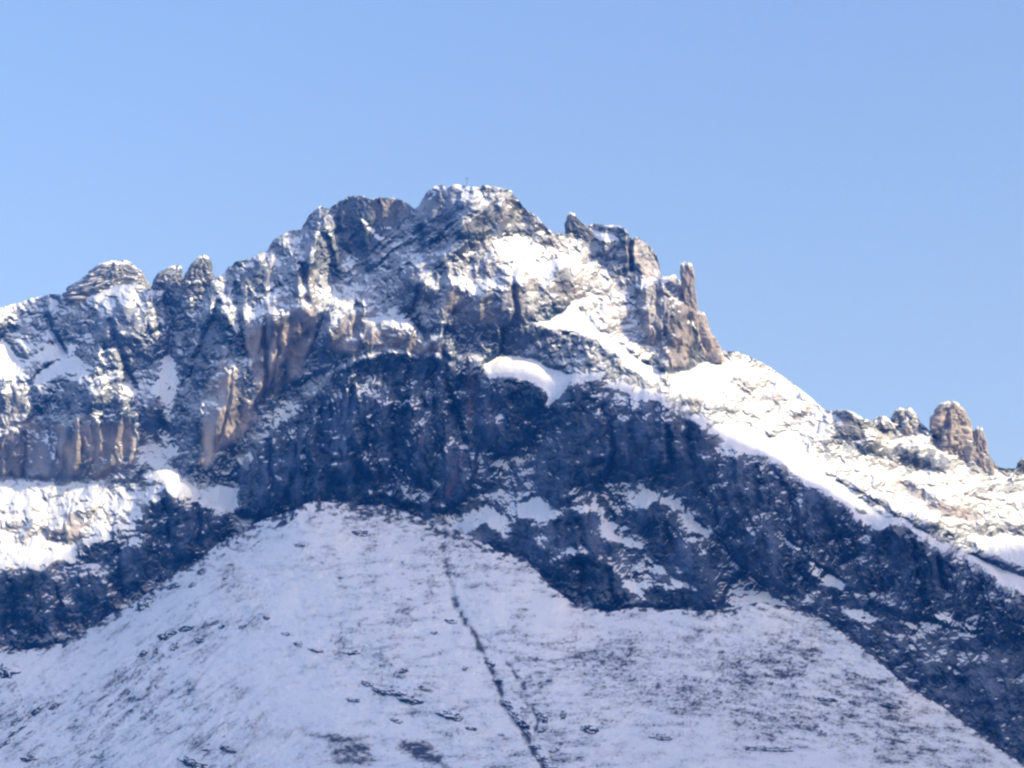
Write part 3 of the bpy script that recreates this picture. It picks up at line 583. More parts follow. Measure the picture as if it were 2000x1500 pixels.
# snow plastered along the very crest
crest = np.clip(1 - (GY - top[None, :]) / 7.0, 0, 1)
snow = np.clip(snow + .35 * crest * (1 + 1.5 * gs(fbm(X / 14, Y / 14, 305, 2))), 0, 1)
stains = gs(ss(.25, .6, fbm(X / 13, Y / 70, 311, 3)))
red = np.clip(gs(F['red']) + .0 * stains, 0, 1)
for pts, wd in [([(905, 690), (920, 760), (915, 830)], 14), ([(898, 890), (888, 930), (875, 965)], 10), ([(955, 790), (960, 840)], 14), ([(820, 840), (818, 880)], 6), ([(1560, 1000), (1565, 1050)], 8)]:
    red = np.clip(red + .55 * gs(R.line(pts, wd)) * (.4 + stains), 0, 1)
warm = np.clip(gs(np.clip(F['warm'], 0, 1) ** 1.5) * (.65 + .9 * gs(fbm(X / 30, Y / 60, 321, 4))), 0, 1)  # sunlit look painted in: pale tan on sunny faces, almost none on shaded cliffs
# far side of the crest
NB = 14
k = np.arange(1, NB + 1)[:, None, None]
back = P[-1][None] + k * np.array([0, 26.0, -20.0])[None, None] * (1 + .12 * k)
rng = np.random.default_rng(5)
back = back + rng.normal(0, 4, back.shape) * np.array([.3, 1, 1])
PA = np.concatenate([P, back], 0)
ext = lambda a, v: np.concatenate([a, np.full((NB, a.shape[1]), v)], 0)
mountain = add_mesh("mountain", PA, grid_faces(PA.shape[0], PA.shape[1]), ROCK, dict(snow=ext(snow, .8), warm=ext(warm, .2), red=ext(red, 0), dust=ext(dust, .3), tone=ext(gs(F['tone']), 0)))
tag(mountain, "craggy rock mountain dusted with fresh snow, its lower cliffs in deep blue shade", kind="structure")

# ------------------------------------------------------------------ THE SNOWY SLOPE IN FRONT
A = Raster(-320, 2320, 960, 1780)
AX, AY = A.X, A.Y
xc = 640 + (AY - 980) * .42
ael = PITCH + np.arctan((750 - AY) * RAD)
ab = np.where(AX < xc, 52, 46) * np.tanh((AX - xc) / 620)
aal = 34 + 5 * fbm(AX / 260, AY / 200, 401, 3)
L2 = integrate(np.tan(np.radians(ab)) * RAD * STEP, -1 / np.tan(np.radians(aal) - ael) * RAD * STEP)
left = ss(120, -420, AX - xc)
# streaks follow the fall of the ground: level in the middle, raking down to the left on the left flank
ang = np.radians(-33) * left + np.radians(9) * ss(100, 900, AX - xc)
ca, sa = np.cos(ang), np.sin(ang)
wgts = [ss(-60, -420, AX - xc), 0, ss(250, 800, AX - xc)]; wgts[1] = 1 - wgts[0] - wgts[2]
def along(sx, sy, seed, octs, gain=.6, warp=.4):
    out = 0
    for wk, an in zip(wgts, (-34, -3, 9)):
        c_, s_ = math.cos(math.radians(an)), math.sin(math.radians(an))
        out = out + wk * fbm((AX * c_ + AY * s_) / sx + warp * A.wx / 9, (-AX * s_ + AY * c_) / sy, seed + an, octs, gain)
    return out
streak = along(42, 7.5, 411, 4, .62)
streak2 = along(15, 3.6, 491, 3)
patchy = fbm(AX / 170, AY / 120, 431, 4)
ad = 30 * fbm(AX / 190, AY / 120, 441, 5, .55) + 4.0 * streak + 1.8 * streak2
GUL = [([(868, 1030), (866, 1075), (874, 1110), (884, 1150), (886, 1170), (903, 1200), (914, 1222), (930, 1240), (948, 1285), (962, 1312), (974, 1335), (982, 1372), (998, 1398), (1008, 1412), (1030, 1440), (1042, 1470), (1060, 1500), (1085, 1560)], 11, 5),
       ([(990, 1290), (1012, 1330), (1040, 1375), (1052, 1410), (1046, 1440), (1042, 1465)], 7, 2)]
for pts, wd, dp in GUL: ad = ad - dp * A.line(pts, wd, .5)
grey = A.poly([(560, 1060), (640, 1070), (760, 1160), (740, 1200), (660, 1160)], 30) * .5
grey += A.poly([(1080, 1220), (1250, 1230), (1400, 1260), (1560, 1230), (1700, 1280), (1900, 1440), (1700, 1480), (1400, 1420), (1200, 1400), (1080, 1330)], 60) * .62
grey += A.poly([(980, 1240), (1080, 1250), (1090, 1400), (1030, 1390)], 30) * .5
grey += A.poly([(180, 1370), (300, 1340), (420, 1330), (400, 1380), (260, 1450), (140, 1460)], 40) * .6
grey += A.poly([(240, 1300), (330, 1250), (300, 1300), (180, 1360)], 25) * .6
grey += A.poly([(700, 985), (860, 1010), (940, 1060), (900, 1130), (800, 1060), (660, 1040)], 30) * .45
grey += A.poly([(380, 1220), (520, 1190), (560, 1230), (500, 1240), (400, 1260)], 20) * .5
grey += A.poly([(640, 1430), (700, 1425), (740, 1490), (660, 1495)], 14) * .5 + A.poly([(775, 1448), (820, 1445), (880, 1500), (820, 1500)], 12) * .9
bank = A.poly([(590, 1424), (640, 1432), (690, 1444), (725, 1462), (738, 1482), (715, 1478), (680, 1456), (630, 1444), (590, 1436)], 5)
bank += A.poly([(640, 1470), (680, 1464), (720, 1480), (722, 1496), (660, 1496)], 7) * .8
bank += A.poly([(775, 1456), (800, 1447), (832, 1452), (860, 1474), (885, 1505), (850, 1500), (815, 1480), (780, 1470)], 6)
bank += A.poly([(480, 1430), (520, 1420), (570, 1428), (560, 1444), (500, 1446)], 12) * .5
bank += A.poly([(1335, 1235), (1365, 1228), (1385, 1245), (1360, 1262), (1330, 1255)], 8) * .6 + A.poly([(1450, 1285), (1490, 1275), (1510, 1290), (1470, 1300)], 8) * .6
veil = along(58, 15, 531, 5, .62)
speck = fbm(AX / 6.5 + AY / 14, AY / 4.2, 571, 3, .6)
fl = along(18, 6.2, 561, 4, .68)
cover = .96 - .52 * np.clip(veil + .12 + .45 * grey + .3 * patchy, 0, 1) - .06 * ss(1150, 1500, AY) - .06 * np.clip(patchy, 0, 1)
cover -= .55 * ss(.16, .6, fl + .34 * grey + .28 * patchy - .02) * ss(-.5, .35, streak2 + .2 * grey)
cover -= .34 * ss(.18, .55, speck + .4 * veil + .3 * grey + .2 * patchy - .1)
cover -= .5 * bank * ss(-.6, .2, streak2 + .5 * veil)
cover += .10 * (1 + grey) * streak2
for pts, wd, dp in GUL: cover -= (.40 if wd > 8 else .15) * A.line(pts, 7, .7) ** .8 * ss(1030, 1130, AY) * (.6 + .4 * ss(-.3, .3, streak2)) + .5 * A.line(pts, wd * .9, 1.5) * ss(-.15, .4, fbm(AX / 20, AY / 20, 451, 3) + .25 * ss(1180, 1300, AY))
L2 = L2 - ad * RAD
# place the slope's upper edge just in front of the rock it runs up to
edge = np.interp(xs, [a for a, b in APRON], [b for a, b in APRON])
L2 = L2 - A.sample(L2, 640, 985) + math.log(2462.0)
ax = A.xs.astype(float)
atop = np.interp(ax, [a for a, b in APRON], [b for a, b in APRON]) + (3.5 * fbm(ax / 16, ax * 0, 461, 4, .65) + 5 * fbm(ax / 60, ax * 0, 463, 2)) * np.interp(ax, [0, 250, 950, 1050, 1150, 1500], [.6, 1.3, 1.5, .8, .5, .5])
gap = R.sample(L, ax, atop + 4) - A.sample(L2, ax, atop + 4)
print("gap of slope edge to rock (log units) at x:", [(int(ax[i]), round(float(gap[i]) * 2400)) for i in range(0, len(ax), 110)])
NYA = 520
ta = np.linspace(0, 1, NYA)[:, None]
HY = 1770 + (atop - 1770)[None, :] * ta
HX = np.broadcast_to(ax[None, :], HY.shape)
# near its upper edge the slope is drawn to the depth of the rock face so that the two meet
atop_s = np.convolve(np.pad(atop, 80, mode='edge'), np.hanning(161) / np.hanning(161).sum(), 'same')[80:-80]
wgt = np.exp(-np.maximum(HY - atop_s[None, :], -40) / 90.0)
rockL = np.minimum(R.sample(blur(L, 14), HX[-1], atop + 10) - .004, R.sample(L, HX[-1], atop + 2) - .001)
gap2 = rockL - A.sample(L2, HX[-1], atop)
HWN = 40
gmin = np.min(np.stack([np.pad(gap2, HWN, mode='edge')[i:i + len(gap2)] for i in range(2 * HWN + 1)]), 0)
gs_ = np.convolve(np.pad(gmin, 2 * HWN, mode='edge'), np.hanning(2 * HWN + 1) / np.hanning(2 * HWN + 1).sum(), 'same')[2 * HWN:-2 * HWN]
HL = A.sample(L2, HX, HY) + wgt * gs_[None, :]
PS = world(HX, HY, HL)
near = np.clip(1 - (HY - atop[None, :]) / np.interp(ax, [0, 200, 400, 900, 1100, 1250, 1500, 1700], [12, 30, 50, 55, 20, 12, 30, 12])[None, :], 0, 1)
covs = np.clip(A.sample(cover, HX, HY) - 1.1 * near * ss(-.15, .45, A.sample(fbm(AX / 17, AY / 9, 465, 4, .65), HX, HY) + .35 * (near - .6)), 0, 1)
# over the edge: roll back and down
NB2 = 10
k = np.arange(1, NB2 + 1)[:, None, None]
back = PS[-1][None] + k * np.array([0, 9.0, -7.0])[None, None] * (1 + .25 * k)
# towards the valley: run on down to the floor
NF = 16
k = np.arange(NF, 0, -1)[:, None, None] / NF
d0 = PS[0]
flo = d0[None] + k * np.stack([0 * d0[:, 0], -(d0[:, 2] + 12) * 1.75, -(d0[:, 2] + 12)], -1)[None]
PSA = np.concatenate([flo, PS, back], 0)
cov_all = np.concatenate([np.full((NF, len(ax)), .8), covs, np.full((NB2, len(ax)), .8)], 0)
zero = np.zeros_like(cov_all)
slope = add_mesh("snowy_slope", PSA, grid_faces(PSA.shape[0], PSA.shape[1]), TURF, dict(snow=cov_all, warm=zero + .3, red=zero))
tag(slope, "broad cone of thinly snowed grass and scree below the cliffs, all in shade", kind="structure")


SNOW = rock_snow_material("fresh_snow", (0.8, 0.82, 0.86), (0.8, 0.82, 0.86), (0.8, 0.82, 0.86))
# ------------------------------------------------------------------ rock towers and teeth along the crest
def tower(name, label, cat, rows, base, warm, seed, thick=.8, group=None, snowy=0.0, cap=True, notch=None, red=0, setback=.35, power=2.6):
    """a standing rock: outline rows (y, left, right) in photograph pixels, rounded in depth, rooted at `base` on the crest"""
    ry = np.array([r[0] for r in rows], float)
    y = np.arange(ry[0], ry[-1] + .1, 1.1)
    xl = np.interp(y, ry, [r[1] for r in rows]); xr = np.interp(y, ry, [r[2] for r in rows])
    xl = xl + 2.6 * fbm(y / 9, y * 0, seed, 4, .65); xr = xr + 2.6 * fbm(y / 9, y * 0, seed + 3, 4, .65)
    c = (xl + xr) / 2; h = np.maximum((xr - xl) / 2, .6)
    ha = blur1(h[:, None], 5, 0)[:, 0]
    wmax = float(h.max())
    na = 84
    th = np.linspace(0, 2 * np.pi, na, endpoint=False)
    TH, YY = np.meshgrid(th, y)
    ct, st = np.cos(TH), np.sin(TH)
    rad = (np.abs(ct) ** power + np.abs(st) ** power) ** (-1 / power)
    u = TH * wmax * .95 + 3 * fbm(TH * 3, YY / 20, seed + 5, 2)
    dsp = 1 + .38 * blur(facets(u / (.55 * wmax + 4), YY / (1.1 * wmax + 6), seed + 11, 1., .5), 1.5) + .16 * facets(u / 6, YY / 10, seed + 17, 1., .5) + .16 * (ridged(u / 8, YY / 50, seed + 21, 2) - .5) + .10 * fbm(u / 12, YY / 30, seed + 19, 3)
    YY = YY + (1 - (YY - y[0]) / (y[-1] - y[0])) ** 2 * min(7, .22 * wmax + 1.5) * (fbm(np.cos(TH) * 2.2 + seed, np.sin(TH) * 1.2, seed + 41, 4, .65) + .25)
    dsp = np.where(np.abs(st) > .25, dsp, 1 + (dsp - 1) * .4)
    if notch is not None:                                  # a deep cleft: angle, half width, depth, from y to y
        for a, wd, dep, y0, y1 in notch:
            dsp = dsp - dep * np.clip(1 - np.abs(TH - a) / wd, 0, 1) ** .7 * ss(y0 - 4, y0 + 4, YY) * ss(y1 + 6, y1 - 6, YY)
    PX = c[:, None] + h[:, None] * rad * ct * np.clip(dsp, .3, 1.12)
    off = (.35 * ha + .65 * np.minimum(ha, wmax))[:, None] * thick * rad * st * dsp
    Lb = float(R.sample(L, base[0], base[1])) + wmax * setback * RAD
    lean = (ry[-1] - YY) * RAD * .18
    T = world(PX, YY, Lb + lean - off * RAD)
    n = grid_normals(T, True)
    ctr = T.mean(1, keepdims=True)
    flip = np.sign(((T - ctr) * n).sum(-1).mean())
    n = n * flip
    nzz = n[..., 2]
    sn = ss(.55, .92, nzz + snowy - .05 + .30 * fbm(u / 6, YY / 6, seed + 23, 3))
    sn = np.clip(sn + .6 * np.clip(1 - (YY - y[0]) / 4, 0, 1), 0, 1)
    wm = np.clip(warm * (.55 + .9 * fbm(u / 14, YY / 26, seed + 29, 3) + .35), 0, 1)
    top_i = len(y)
    apex = world(c[0], y[0] - .8, Lb + lean[0, 0])
    V = np.concatenate([T.reshape(-1, 3), apex[None]], 0)
    fq = grid_faces(len(y), na, True)
    if flip > 0: pass
    ft = np.array([[j, (j + 1) % na, len(V) - 1, len(V) - 1] for j in range(na)])
    me_faces = [tuple(f) for f in fq.tolist()] + [(j, (j + 1) % na, len(V) - 1) for j in range(na)]
    me = bpy.data.meshes.new(name)
    me.from_pydata(V.tolist(), [], me_faces)
    ds = np.clip((.10 + .9 * max(snowy, 0)) * ss(-.1, .7, nzz + snowy + .6 * fbm(u / 5, YY / 4, seed + 37, 3)), 0, .6)
    for nm, val in (("snow", sn), ("warm", wm), ("red", np.full(sn.shape, red)), ("dust", ds)):
        at = me.attributes.new(nm, 'FLOAT', 'POINT')
        at.data.foreach_set("value", np.append(val.ravel(), val.ravel()[0]).astype(np.float32))
    me.polygons.foreach_set("use_smooth", np.full(len(me.polygons), True))
    me.materials.append(ROCK)
    o = bpy.data.objects.new(name, me); COL.objects.link(o)
    tag(o, label, cat, group)
    if cap:                                                # snow lying on the head of the rock
        m = max(3, int(min(5, .1 * len(y))))
        low = np.clip((m - 1) + np.round(1.6 * fbm(th * 2.2, th * 0, seed + 31, 2)).astype(int), 2, len(y) - 1)
        rr = np.linspace(0, 1, 7)[:, None] * low[None, :]
        i0 = np.floor(rr).astype(int); fr = (rr - i0)[..., None]; i1 = np.minimum(i0 + 1, len(y) - 1)
        jj = np.broadcast_to(np.arange(na)[None], i0.shape)
        Q = T[i0, jj] * (1 - fr) + T[i1, jj] * fr
        cc = Q.mean(1, keepdims=True)
        Q = cc + (Q - cc) * np.array([1.05, 1.05, 1.0]) + np.array([0, 0, .6])
        ap = Q[0].mean(0) + np.array([0, 0, .5])
        cm = bpy.data.meshes.new("snow_cap")
        cm.from_pydata(Q.reshape(-1, 3).tolist() + [ap.tolist()], [], [tuple(f) for f in grid_faces(7, na, True).tolist()] + [(j, (j + 1) % na, 7 * na) for j in range(na)])
        cm.polygons.foreach_set("use_smooth", np.full(len(cm.polygons), True))
        at = cm.attributes.new("snow", 'FLOAT', 'POINT'); at.data.foreach_set("value", np.ones(7 * na + 1, np.float32))
        cm.materials.append(SNOW)
        co = bpy.data.objects.new("snow_cap", cm); COL.objects.link(co); co.parent = o
    return o

tower("rock_needle", "slender free-standing rock needle beside the stepped rock wall, tip capped with snow", "rock needle",
      [(514, 1337, 1345), (518, 1331, 1351), (530, 1329, 1355), (545, 1330, 1357), (575, 1334, 1359), (605, 1337, 1363), (640, 1339, 1370), (690, 1341, 1378)], (1350, 640), .6, 601, setback=.9)
tower("rock_tower", "blocky tan rock tower with a flat top, just under the slender needle", "rock tower",
      [(609, 1360, 1374), (614, 1346, 1378), (625, 1336, 1381), (645, 1328, 1387), (665, 1330, 1398), (690, 1336, 1410), (708, 1345, 1414)], (1375, 688), .7, 611, thick=.55)
tower("rock_tower", "tallest of the towers standing on the snowy ridge, tan with a dark upright cleft", "rock tower",
      [(784, 1849, 1862), (788, 1838, 1872), (798, 1829, 1882), (815, 1819, 1890), (840, 1817, 1896), (870, 1820, 1902), (900, 1828, 1908), (930, 1836, 1914)], (1862, 885), .75, 621, notch=[(1.78, .26, .55, 798, 838), (2.15, .14, .3, 838, 862)], group="towers on the snowy ridge")
tower("rock_tower", "slim pointed rock tower leaning against the tallest tower of the snowy ridge", "rock tower",
      [(835, 1909, 1917), (841, 1903, 1921), (860, 1898, 1926), (885, 1896, 1931), (905, 1896, 1937), (930, 1896, 1944)], (1915, 905), .6, 631, group="towers on the snowy ridge")
tower("rock_tooth", "low rock stub at the foot of the slim pointed tower, next to bare sky", "rock tooth",
      [(893, 1927, 1932), (899, 1924, 1938), (907, 1924, 1946), (922, 1922, 1953)], (1938, 912), .4, 641, cap=False)
tower("rock_block", "squat snow-plastered rock block on the ridge between two bigger gaps", "rock block",
      [(798, 1755, 1777), (803, 1747, 1786), (815, 1743, 1794), (830, 1742, 1800), (846, 1746, 1804), (866, 1748, 1806)], (1772, 840), .35, 651, snowy=.22)
tower("rock_block", "small rounded snow-covered rock knob on the ridge, smallest of its row", "rock block",
      [(813, 1714, 1727), (818, 1708, 1735), (826, 1703, 1742), (838, 1700, 1748)], (1722, 830), .3, 661, snowy=.3)
tower("rock_tooth", "dark pointed rock tooth at the edge of the snow saddle below the summit", "rock tooth",
      [(417, 1113, 1120), (422, 1108, 1125), (434, 1105, 1136), (448, 1104, 1152), (470, 1104, 1168)], (1125, 455), .1, 671, setback=.2)
tower("rock_tooth", "slanting blue-shaded rock tooth above the dark notch, lower of a pair", "rock tooth",
      [(519, 341, 351), (524, 327, 353), (534, 307, 355), (548, 300, 356), (570, 297, 360), (600, 300, 366)], (328, 575), .1, 681, snowy=.12, group="pair of rock teeth above the dark notch")
tower("rock_tooth", "taller of the pair of pointed rock teeth above the dark notch", "rock tooth",
      [(500, 391, 398), (505, 384, 408), (515, 374, 413), (530, 365, 415), (550, 358, 422), (580, 352, 428), (610, 350, 430)], (388, 570), .12, 691, snowy=.1, group="pair of rock teeth above the dark notch")
tower("rock_dome", "broad rounded rock dome flecked with snow, standing on the low ridge behind a snow ramp", "rock dome",
      [(511, 214, 244), (516, 197, 258), (528, 179, 273), (545, 165, 281), (558, 142, 285), (572, 130, 291), (590, 126, 296)], (215, 566), .15, 701, snowy=.14, thick=.5, setback=.4)
tower("rock_tooth", "rock stub cut by the picture's edge, at the far end of the snowy ridge", "rock tooth",
      [(897, 1996, 2014), (905, 1988, 2022), (916, 1984, 2030), (930, 1980, 2040)], (2005, 915), .3, 711, cap=False)

# ------------------------------------------------------------------ summit cross
def bar(name, p0, p1, hw, parent, mat):
    p0, p1 = Vector(p0), Vector(p1); d = (p1 - p0).normalized()
    a = d.orthogonal().normalized(); b_ = d.cross(a)
    vs = []
    for p_, k_ in ((p0, 1.0), (p1, .85)):
        for i_ in range(8):
            t_ = math.pi * (i_ / 4 + .125); vs.append(tuple(p_ + (a * math.cos(t_) + b_ * math.sin(t_)) * hw * k_))
    fs = [(i_, (i_ + 1) % 8, 8 + (i_ + 1) % 8, 8 + i_) for i_ in range(8)] + [tuple(range(7, -1, -1)), tuple(range(8, 16))]
    me = bpy.data.meshes.new(name); me.from_pydata(vs, [], fs); me.materials.append(mat)
    o = bpy.data.objects.new(name, me); COL.objects.link(o); o.parent = parent
    return o
wood = bpy.data.materials.new("weathered_wood"); wood.use_nodes = True
wn = wood.node_tree.nodes; wz = wn.new("ShaderNodeTexNoise"); wz.inputs["Scale"].default_value = 3
wr = wn.new("ShaderNodeValToRGB"); wr.color_ramp.elements[0].color = (.05, .055, .06, 1); wr.color_ramp.elements[1].color = (.11, .11, .11, 1)
wood.node_tree.links.new(wz.outputs["Fac"], wr.inputs[0]); wood.node_tree.links.new(wr.outputs[0], wn["Principled BSDF"].inputs["Base Color"])
wb = world(912, 363, float(R.sample(L, 912, 363)))
cross = bpy.data.objects.new("summit_cross", None); COL.objects.link(cross); cross.location = wb
tag(cross, "tiny dark summit cross on the highest point of the mountain", "cross")
bar("post", (0, 0, -1.5), (0, 0, 8.6), .22, cross, wood)
bar("crossbar", (-2.2, 0, 6.9), (2.2, 0, 6.9), .2, cross, wood)

# ------------------------------------------------------------------ dark outcrops poking through the snow of the slope
def outcrop(x, y, wd, ht, ang, seed, label, group, name="rock_outcrop", cat="rock outcrop", snowy=0.0):
    nu, nv = 40, 18
    TH, PH = np.meshgrid(np.linspace(0, 2 * np.pi, nu, endpoint=False), np.linspace(0.02, 1.0, nv))
    rr = np.sin(PH * np.pi / 2)
    edge_ = 1 + .45 * fbm(np.cos(TH) * 1.6 + seed, np.sin(TH) * 1.6, seed, 3)
    a_ = rr * np.cos(TH) * edge_; b_ = rr * np.sin(TH) * edge_
    up_ = np.cos(PH * np.pi / 2) * (.75 + .5 * fbm(a_ * 2.2 + seed, b_ * 2.2, seed + 2, 3)) + .12 * facets(a_ * 3 + seed, b_ * 3, seed + 4, .8, .4) * (1 - PH ** 3) - .25 * PH ** 4
    g = math.radians(ang)
    px = x + a_ * wd / 2 * math.cos(g) - b_ * ht / 2 * math.sin(g) ; py = y + a_ * wd / 2 * math.sin(g) + b_ * ht / 2 * math.cos(g)
    # the ground under it, read from the slope's own mesh
    ci = np.clip((px - A.x0) / STEP, 0, len(ax) - 1); c0 = ci.astype(int)
    tt = np.clip((1770 - py) / (1770 - atop[c0]), 0, 1) * (NYA - 1); r0 = np.clip(tt.astype(int), 0, NYA - 2); fr = tt - r0
    GLs = HL[r0, c0] * (1 - fr) + HL[r0 + 1, c0] * fr
    T = world(px, py, GLs - (up_ * ht * .62) * RAD)
    n = grid_normals(T, True)
    n = np.where((n[..., 1] > 0)[..., None], -n, n)
    sn = ss(.62, .95, n[..., 2] + snowy + .3 * fbm(px / 7, py / 4, seed + 6, 3))
    V = T.reshape(-1, 3)
    fq = grid_faces(nv, nu, True)
    me_f = [tuple(f) for f in fq.tolist()] + [tuple(range(nu - 1, -1, -1))]
    me = bpy.data.meshes.new(name); me.from_pydata(V.tolist(), [], me_f)
    for nm, val in (("snow", sn), ("warm", sn * 0), ("red", sn * 0)):
        at = me.attributes.new(nm, 'FLOAT', 'POINT'); at.data.foreach_set("value", val.ravel().astype(np.float32))
    me.polygons.foreach_set("use_smooth", np.full(len(me.polygons), True))
    me.materials.append(ROCK)
    o = bpy.data.objects.new(name, me); COL.objects.link(o)
    return tag(o, label, cat, group)

GR = "rock outcrops in the snow of the slope"
GG = "rocks along the gully of the slope"
OUT = [
 (325, 1241, 42, 16, -18, "dark oblong outcrop heading a broken row of rocks on the slope's flank", GR),
 (364, 1228, 34, 12, -14, "dark outcrop second in the broken row, snow above and below", GR),
 (342, 1262, 26, 14, -40, "tilted dark outcrop just below the head of the broken row", GR),
 (390, 1250, 16, 16, -50, "small upright outcrop under the middle of the broken row", GR),
 (418, 1217, 26, 8, -22, "thin dark ledge in the rising part of the broken row", GR),
 (434, 1224, 16, 7, -20, "short dark ledge just under the rising part of the broken row", GR),
 (474, 1224, 20, 8, -22, "grey ledge near the top bend of the broken row", GR),
 (520, 1206, 14, 10, 20, "small grey outcrop at the top bend of the broken row", GR),
 (280, 1276, 26, 12, -32, "dark outcrop alone on the flank, downhill from the broken row", GR),
 (10, 1308, 56, 30, 8, "large dark outcrop cut by the picture's edge, above the lower flank", GR),
 (108, 1378, 30, 11, -30, "dark outcrop topping the slanting dark streaks of the lower flank", GR),
 (72, 1388, 40, 10, -40, "long slanting outcrop in the dark streaks of the lower flank", GR),
 (40, 1404, 56, 9, -38, "longest slanting outcrop of the dark streaks on the lower flank", GR),
 (34, 1428, 50, 7, -34, "thin slanting outcrop below the longest of the dark streaks", GR),
 (8, 1452, 40, 10, -30, "slanting outcrop at the lower end of the dark streaks, by the picture's edge", GR),
 (57, 1481, 34, 15, -8, "compact dark boulder alone near the bottom corner of the slope", GR),
 (446, 1464, 32, 14, 14, "dark outcrop with a thin tail near the bottom of the slope", GR),
 (405, 1465, 26, 5, -4, "thin dark sliver beside the outcrop with a tail", GR),
 (376, 1490, 54, 22, 18, "wide dark outcrop half cut by the picture's lower edge", GR),
 (188, 1479, 22, 6, 6, "thin flat ledge near the lower edge of the slope", GR),
 (583, 1258, 20, 12, 24, "dark outcrop on the slope's rounded middle, end of a faint line", GR),
 (558, 1238, 16, 9, 12, "smaller outcrop uphill in the same faint line", GR),
 (616, 1270, 28, 10, 12, "ragged dark outcrop downhill in the faint line", GR),
 (690, 1275, 30, 9, -4, "wide low outcrop alone in smooth snow", GR),
 (788, 1310, 20, 11, -16, "small wedge of rock above the big dark patch", GR),
 (718, 1335, 28, 11, 14, "dark lump at the upper tip of the big dark patch", GR),
 (750, 1350, 56, 17, 14, "largest dark patch of rock and scrub in the middle of the slope", GR),
 (796, 1364, 58, 18, 20, "lower half of the big dark patch, with a pale ragged tail", GR),
 (832, 1346, 34, 10, 16, "narrow outcrop above the lower half of the big dark patch", GR),
 (690, 1366, 32, 13, 6, "dark tuft of rock alone beside the big dark patch", GR),
 (880, 1398, 58, 20, 12, "broad mottled outcrop downhill from the big dark patch", GR),
 (920, 1423, 26, 8, 8, "thin flat rock just under the broad mottled outcrop", GR),
 (980, 1435, 16, 6, 14, "tiny dark rock between the mottled outcrop and the gully", GR),
 (773, 1407, 26, 10, 16, "grey low outcrop under the big dark patch, above the grassy bank", GR),
 (908, 1305, 12, 9, 0, "small round boulder beside the upper gully", GR),
 (972, 1329, 22, 11, 8, "single large boulder lying in the gully line", GG),
 (960, 1297, 18, 12, 30, "ragged rock in the gully just above the single large boulder", GG),
 (992, 1376, 26, 12, 40, "dark rock at the head of the deep lower gully", GG),
 (1002, 1394, 32, 14, 46, "dark rock filling the deep lower gully", GG),
 (1018, 1411, 34, 17, 40, "biggest dark rock of the deep lower gully", GG),
 (1030, 1432, 22, 10, 50, "narrow dark rock closing the deep lower gully", GG),
 (1045, 1458, 26, 11, 8, "dark flat rock below the deep lower gully", GG),
 (1058, 1481, 28, 14, 24, "dark rock in the gully near the picture's lower edge", GG),
 (1082, 1466, 20, 8, -10, "small rock beside the gully near the picture's lower edge", GG),
 (1078, 1500, 30, 12, 24, "lowest rock of the gully, cut by the picture's edge", GG),
 (1048, 1392, 12, 12, 50, "small rock at the head of the gully's short side branch", GG),
 (1062, 1402, 26, 13, 60, "biggest rock of the gully's short side branch", GG),
 (1058, 1427, 22, 10, -20, "lowest rock of the gully's short side branch", GG),
 (1023, 1383, 16, 7, 6, "small flat rock between the gully and its side branch", GG),
 (1100, 1396, 12, 16, 10, "small upright boulder just across from the gully's side branch", GR),
 (706, 1041, 34, 14, 8, "dark outcrop in smooth snow close under the great cliff", GR),
 (585, 1065, 26, 8, 6, "thin dark outcrop near the slope's shoulder under the great cliff", GR),
 (560, 1016, 60, 12, -34, "slanting dark slab below the foot of the great cliff", GR),
 (500, 1062, 40, 4, -40, "thin dark rib running down from the slanting slab", GR),
 (284, 1178, 44, 20, -38, "dark slab on the edge of the slope where it meets the dark rock band", GR),
 (395, 1116, 26, 11, -28, "dark outcrop near the upper edge of the flank", GR),
 (338, 1145, 34, 13, -16, "ragged outcrop below the upper edge of the flank", GR),
 (440, 1128, 18, 6, -32, "thin slanting rock alone below the flank's upper edge", GR),
 (375, 1143, 22, 9, -26, "small outcrop between the ragged outcrop and the thin slanting rock", GR),
 (313, 1128, 28, 11, -30, "dark outcrop touching the rock band on the flank's upper edge", GR),
 (880, 1214, 24, 8, 18, "thin dark rock beside the upper gully, below its first bend", GR),
 (848, 1236, 16, 8, 8, "small dark rock uphill of the gully in clean snow", GR),
 (1150, 1424, 36, 18, 18, "soft dark tuft of rock beyond the gully on its sunny side".replace(" on its sunny side", ""), GR),
 (1292, 1439, 46, 13, 6, "flat dark outcrop near the lower edge, beyond the soft dark tuft", GR),
 (1612, 1366, 44, 9, 6, "dark ledge in the grey mottled part of the slope", GR),
 (1735, 1378, 46, 11, 14, "dark ledge of the mottled part closest to the slope's falling edge", GR),
 (1500, 1462, 110, 12, 2, "long low dark bank across the bottom of the mottled part", GR),
 (1602, 1430, 12, 8, 10, "tiny dark rock above the long low bank", GR),
 (1505, 1334, 12, 8, 0, "tiny dark rock in the middle of the mottled part", GR),
]
for i_, (x_, y_, w_, h_, a_, lab, gp) in enumerate(OUT):
    outcrop(x_, y_, w_, h_, a_, 800 + 13 * i_, lab, gp, snowy=-.02)

# ------------------------------------------------------------------ valley floor and the ridge across the valley that throws the shade
def flat(name, pts, mat, **at):
    v = np.array(pts, float)
    return add_mesh(name, v, np.array([[0, 1, 2, 3]]), mat, {k: np.full(4, x) for k, x in at.items()})
g = flat("ground", [(-4500, -3000, 0), (6500, -3000, 0), (6500, 5500, 0), (-4500, 5500, 0)], TURF, snow=.75, warm=.3, red=0)
tag(g, kind="structure")

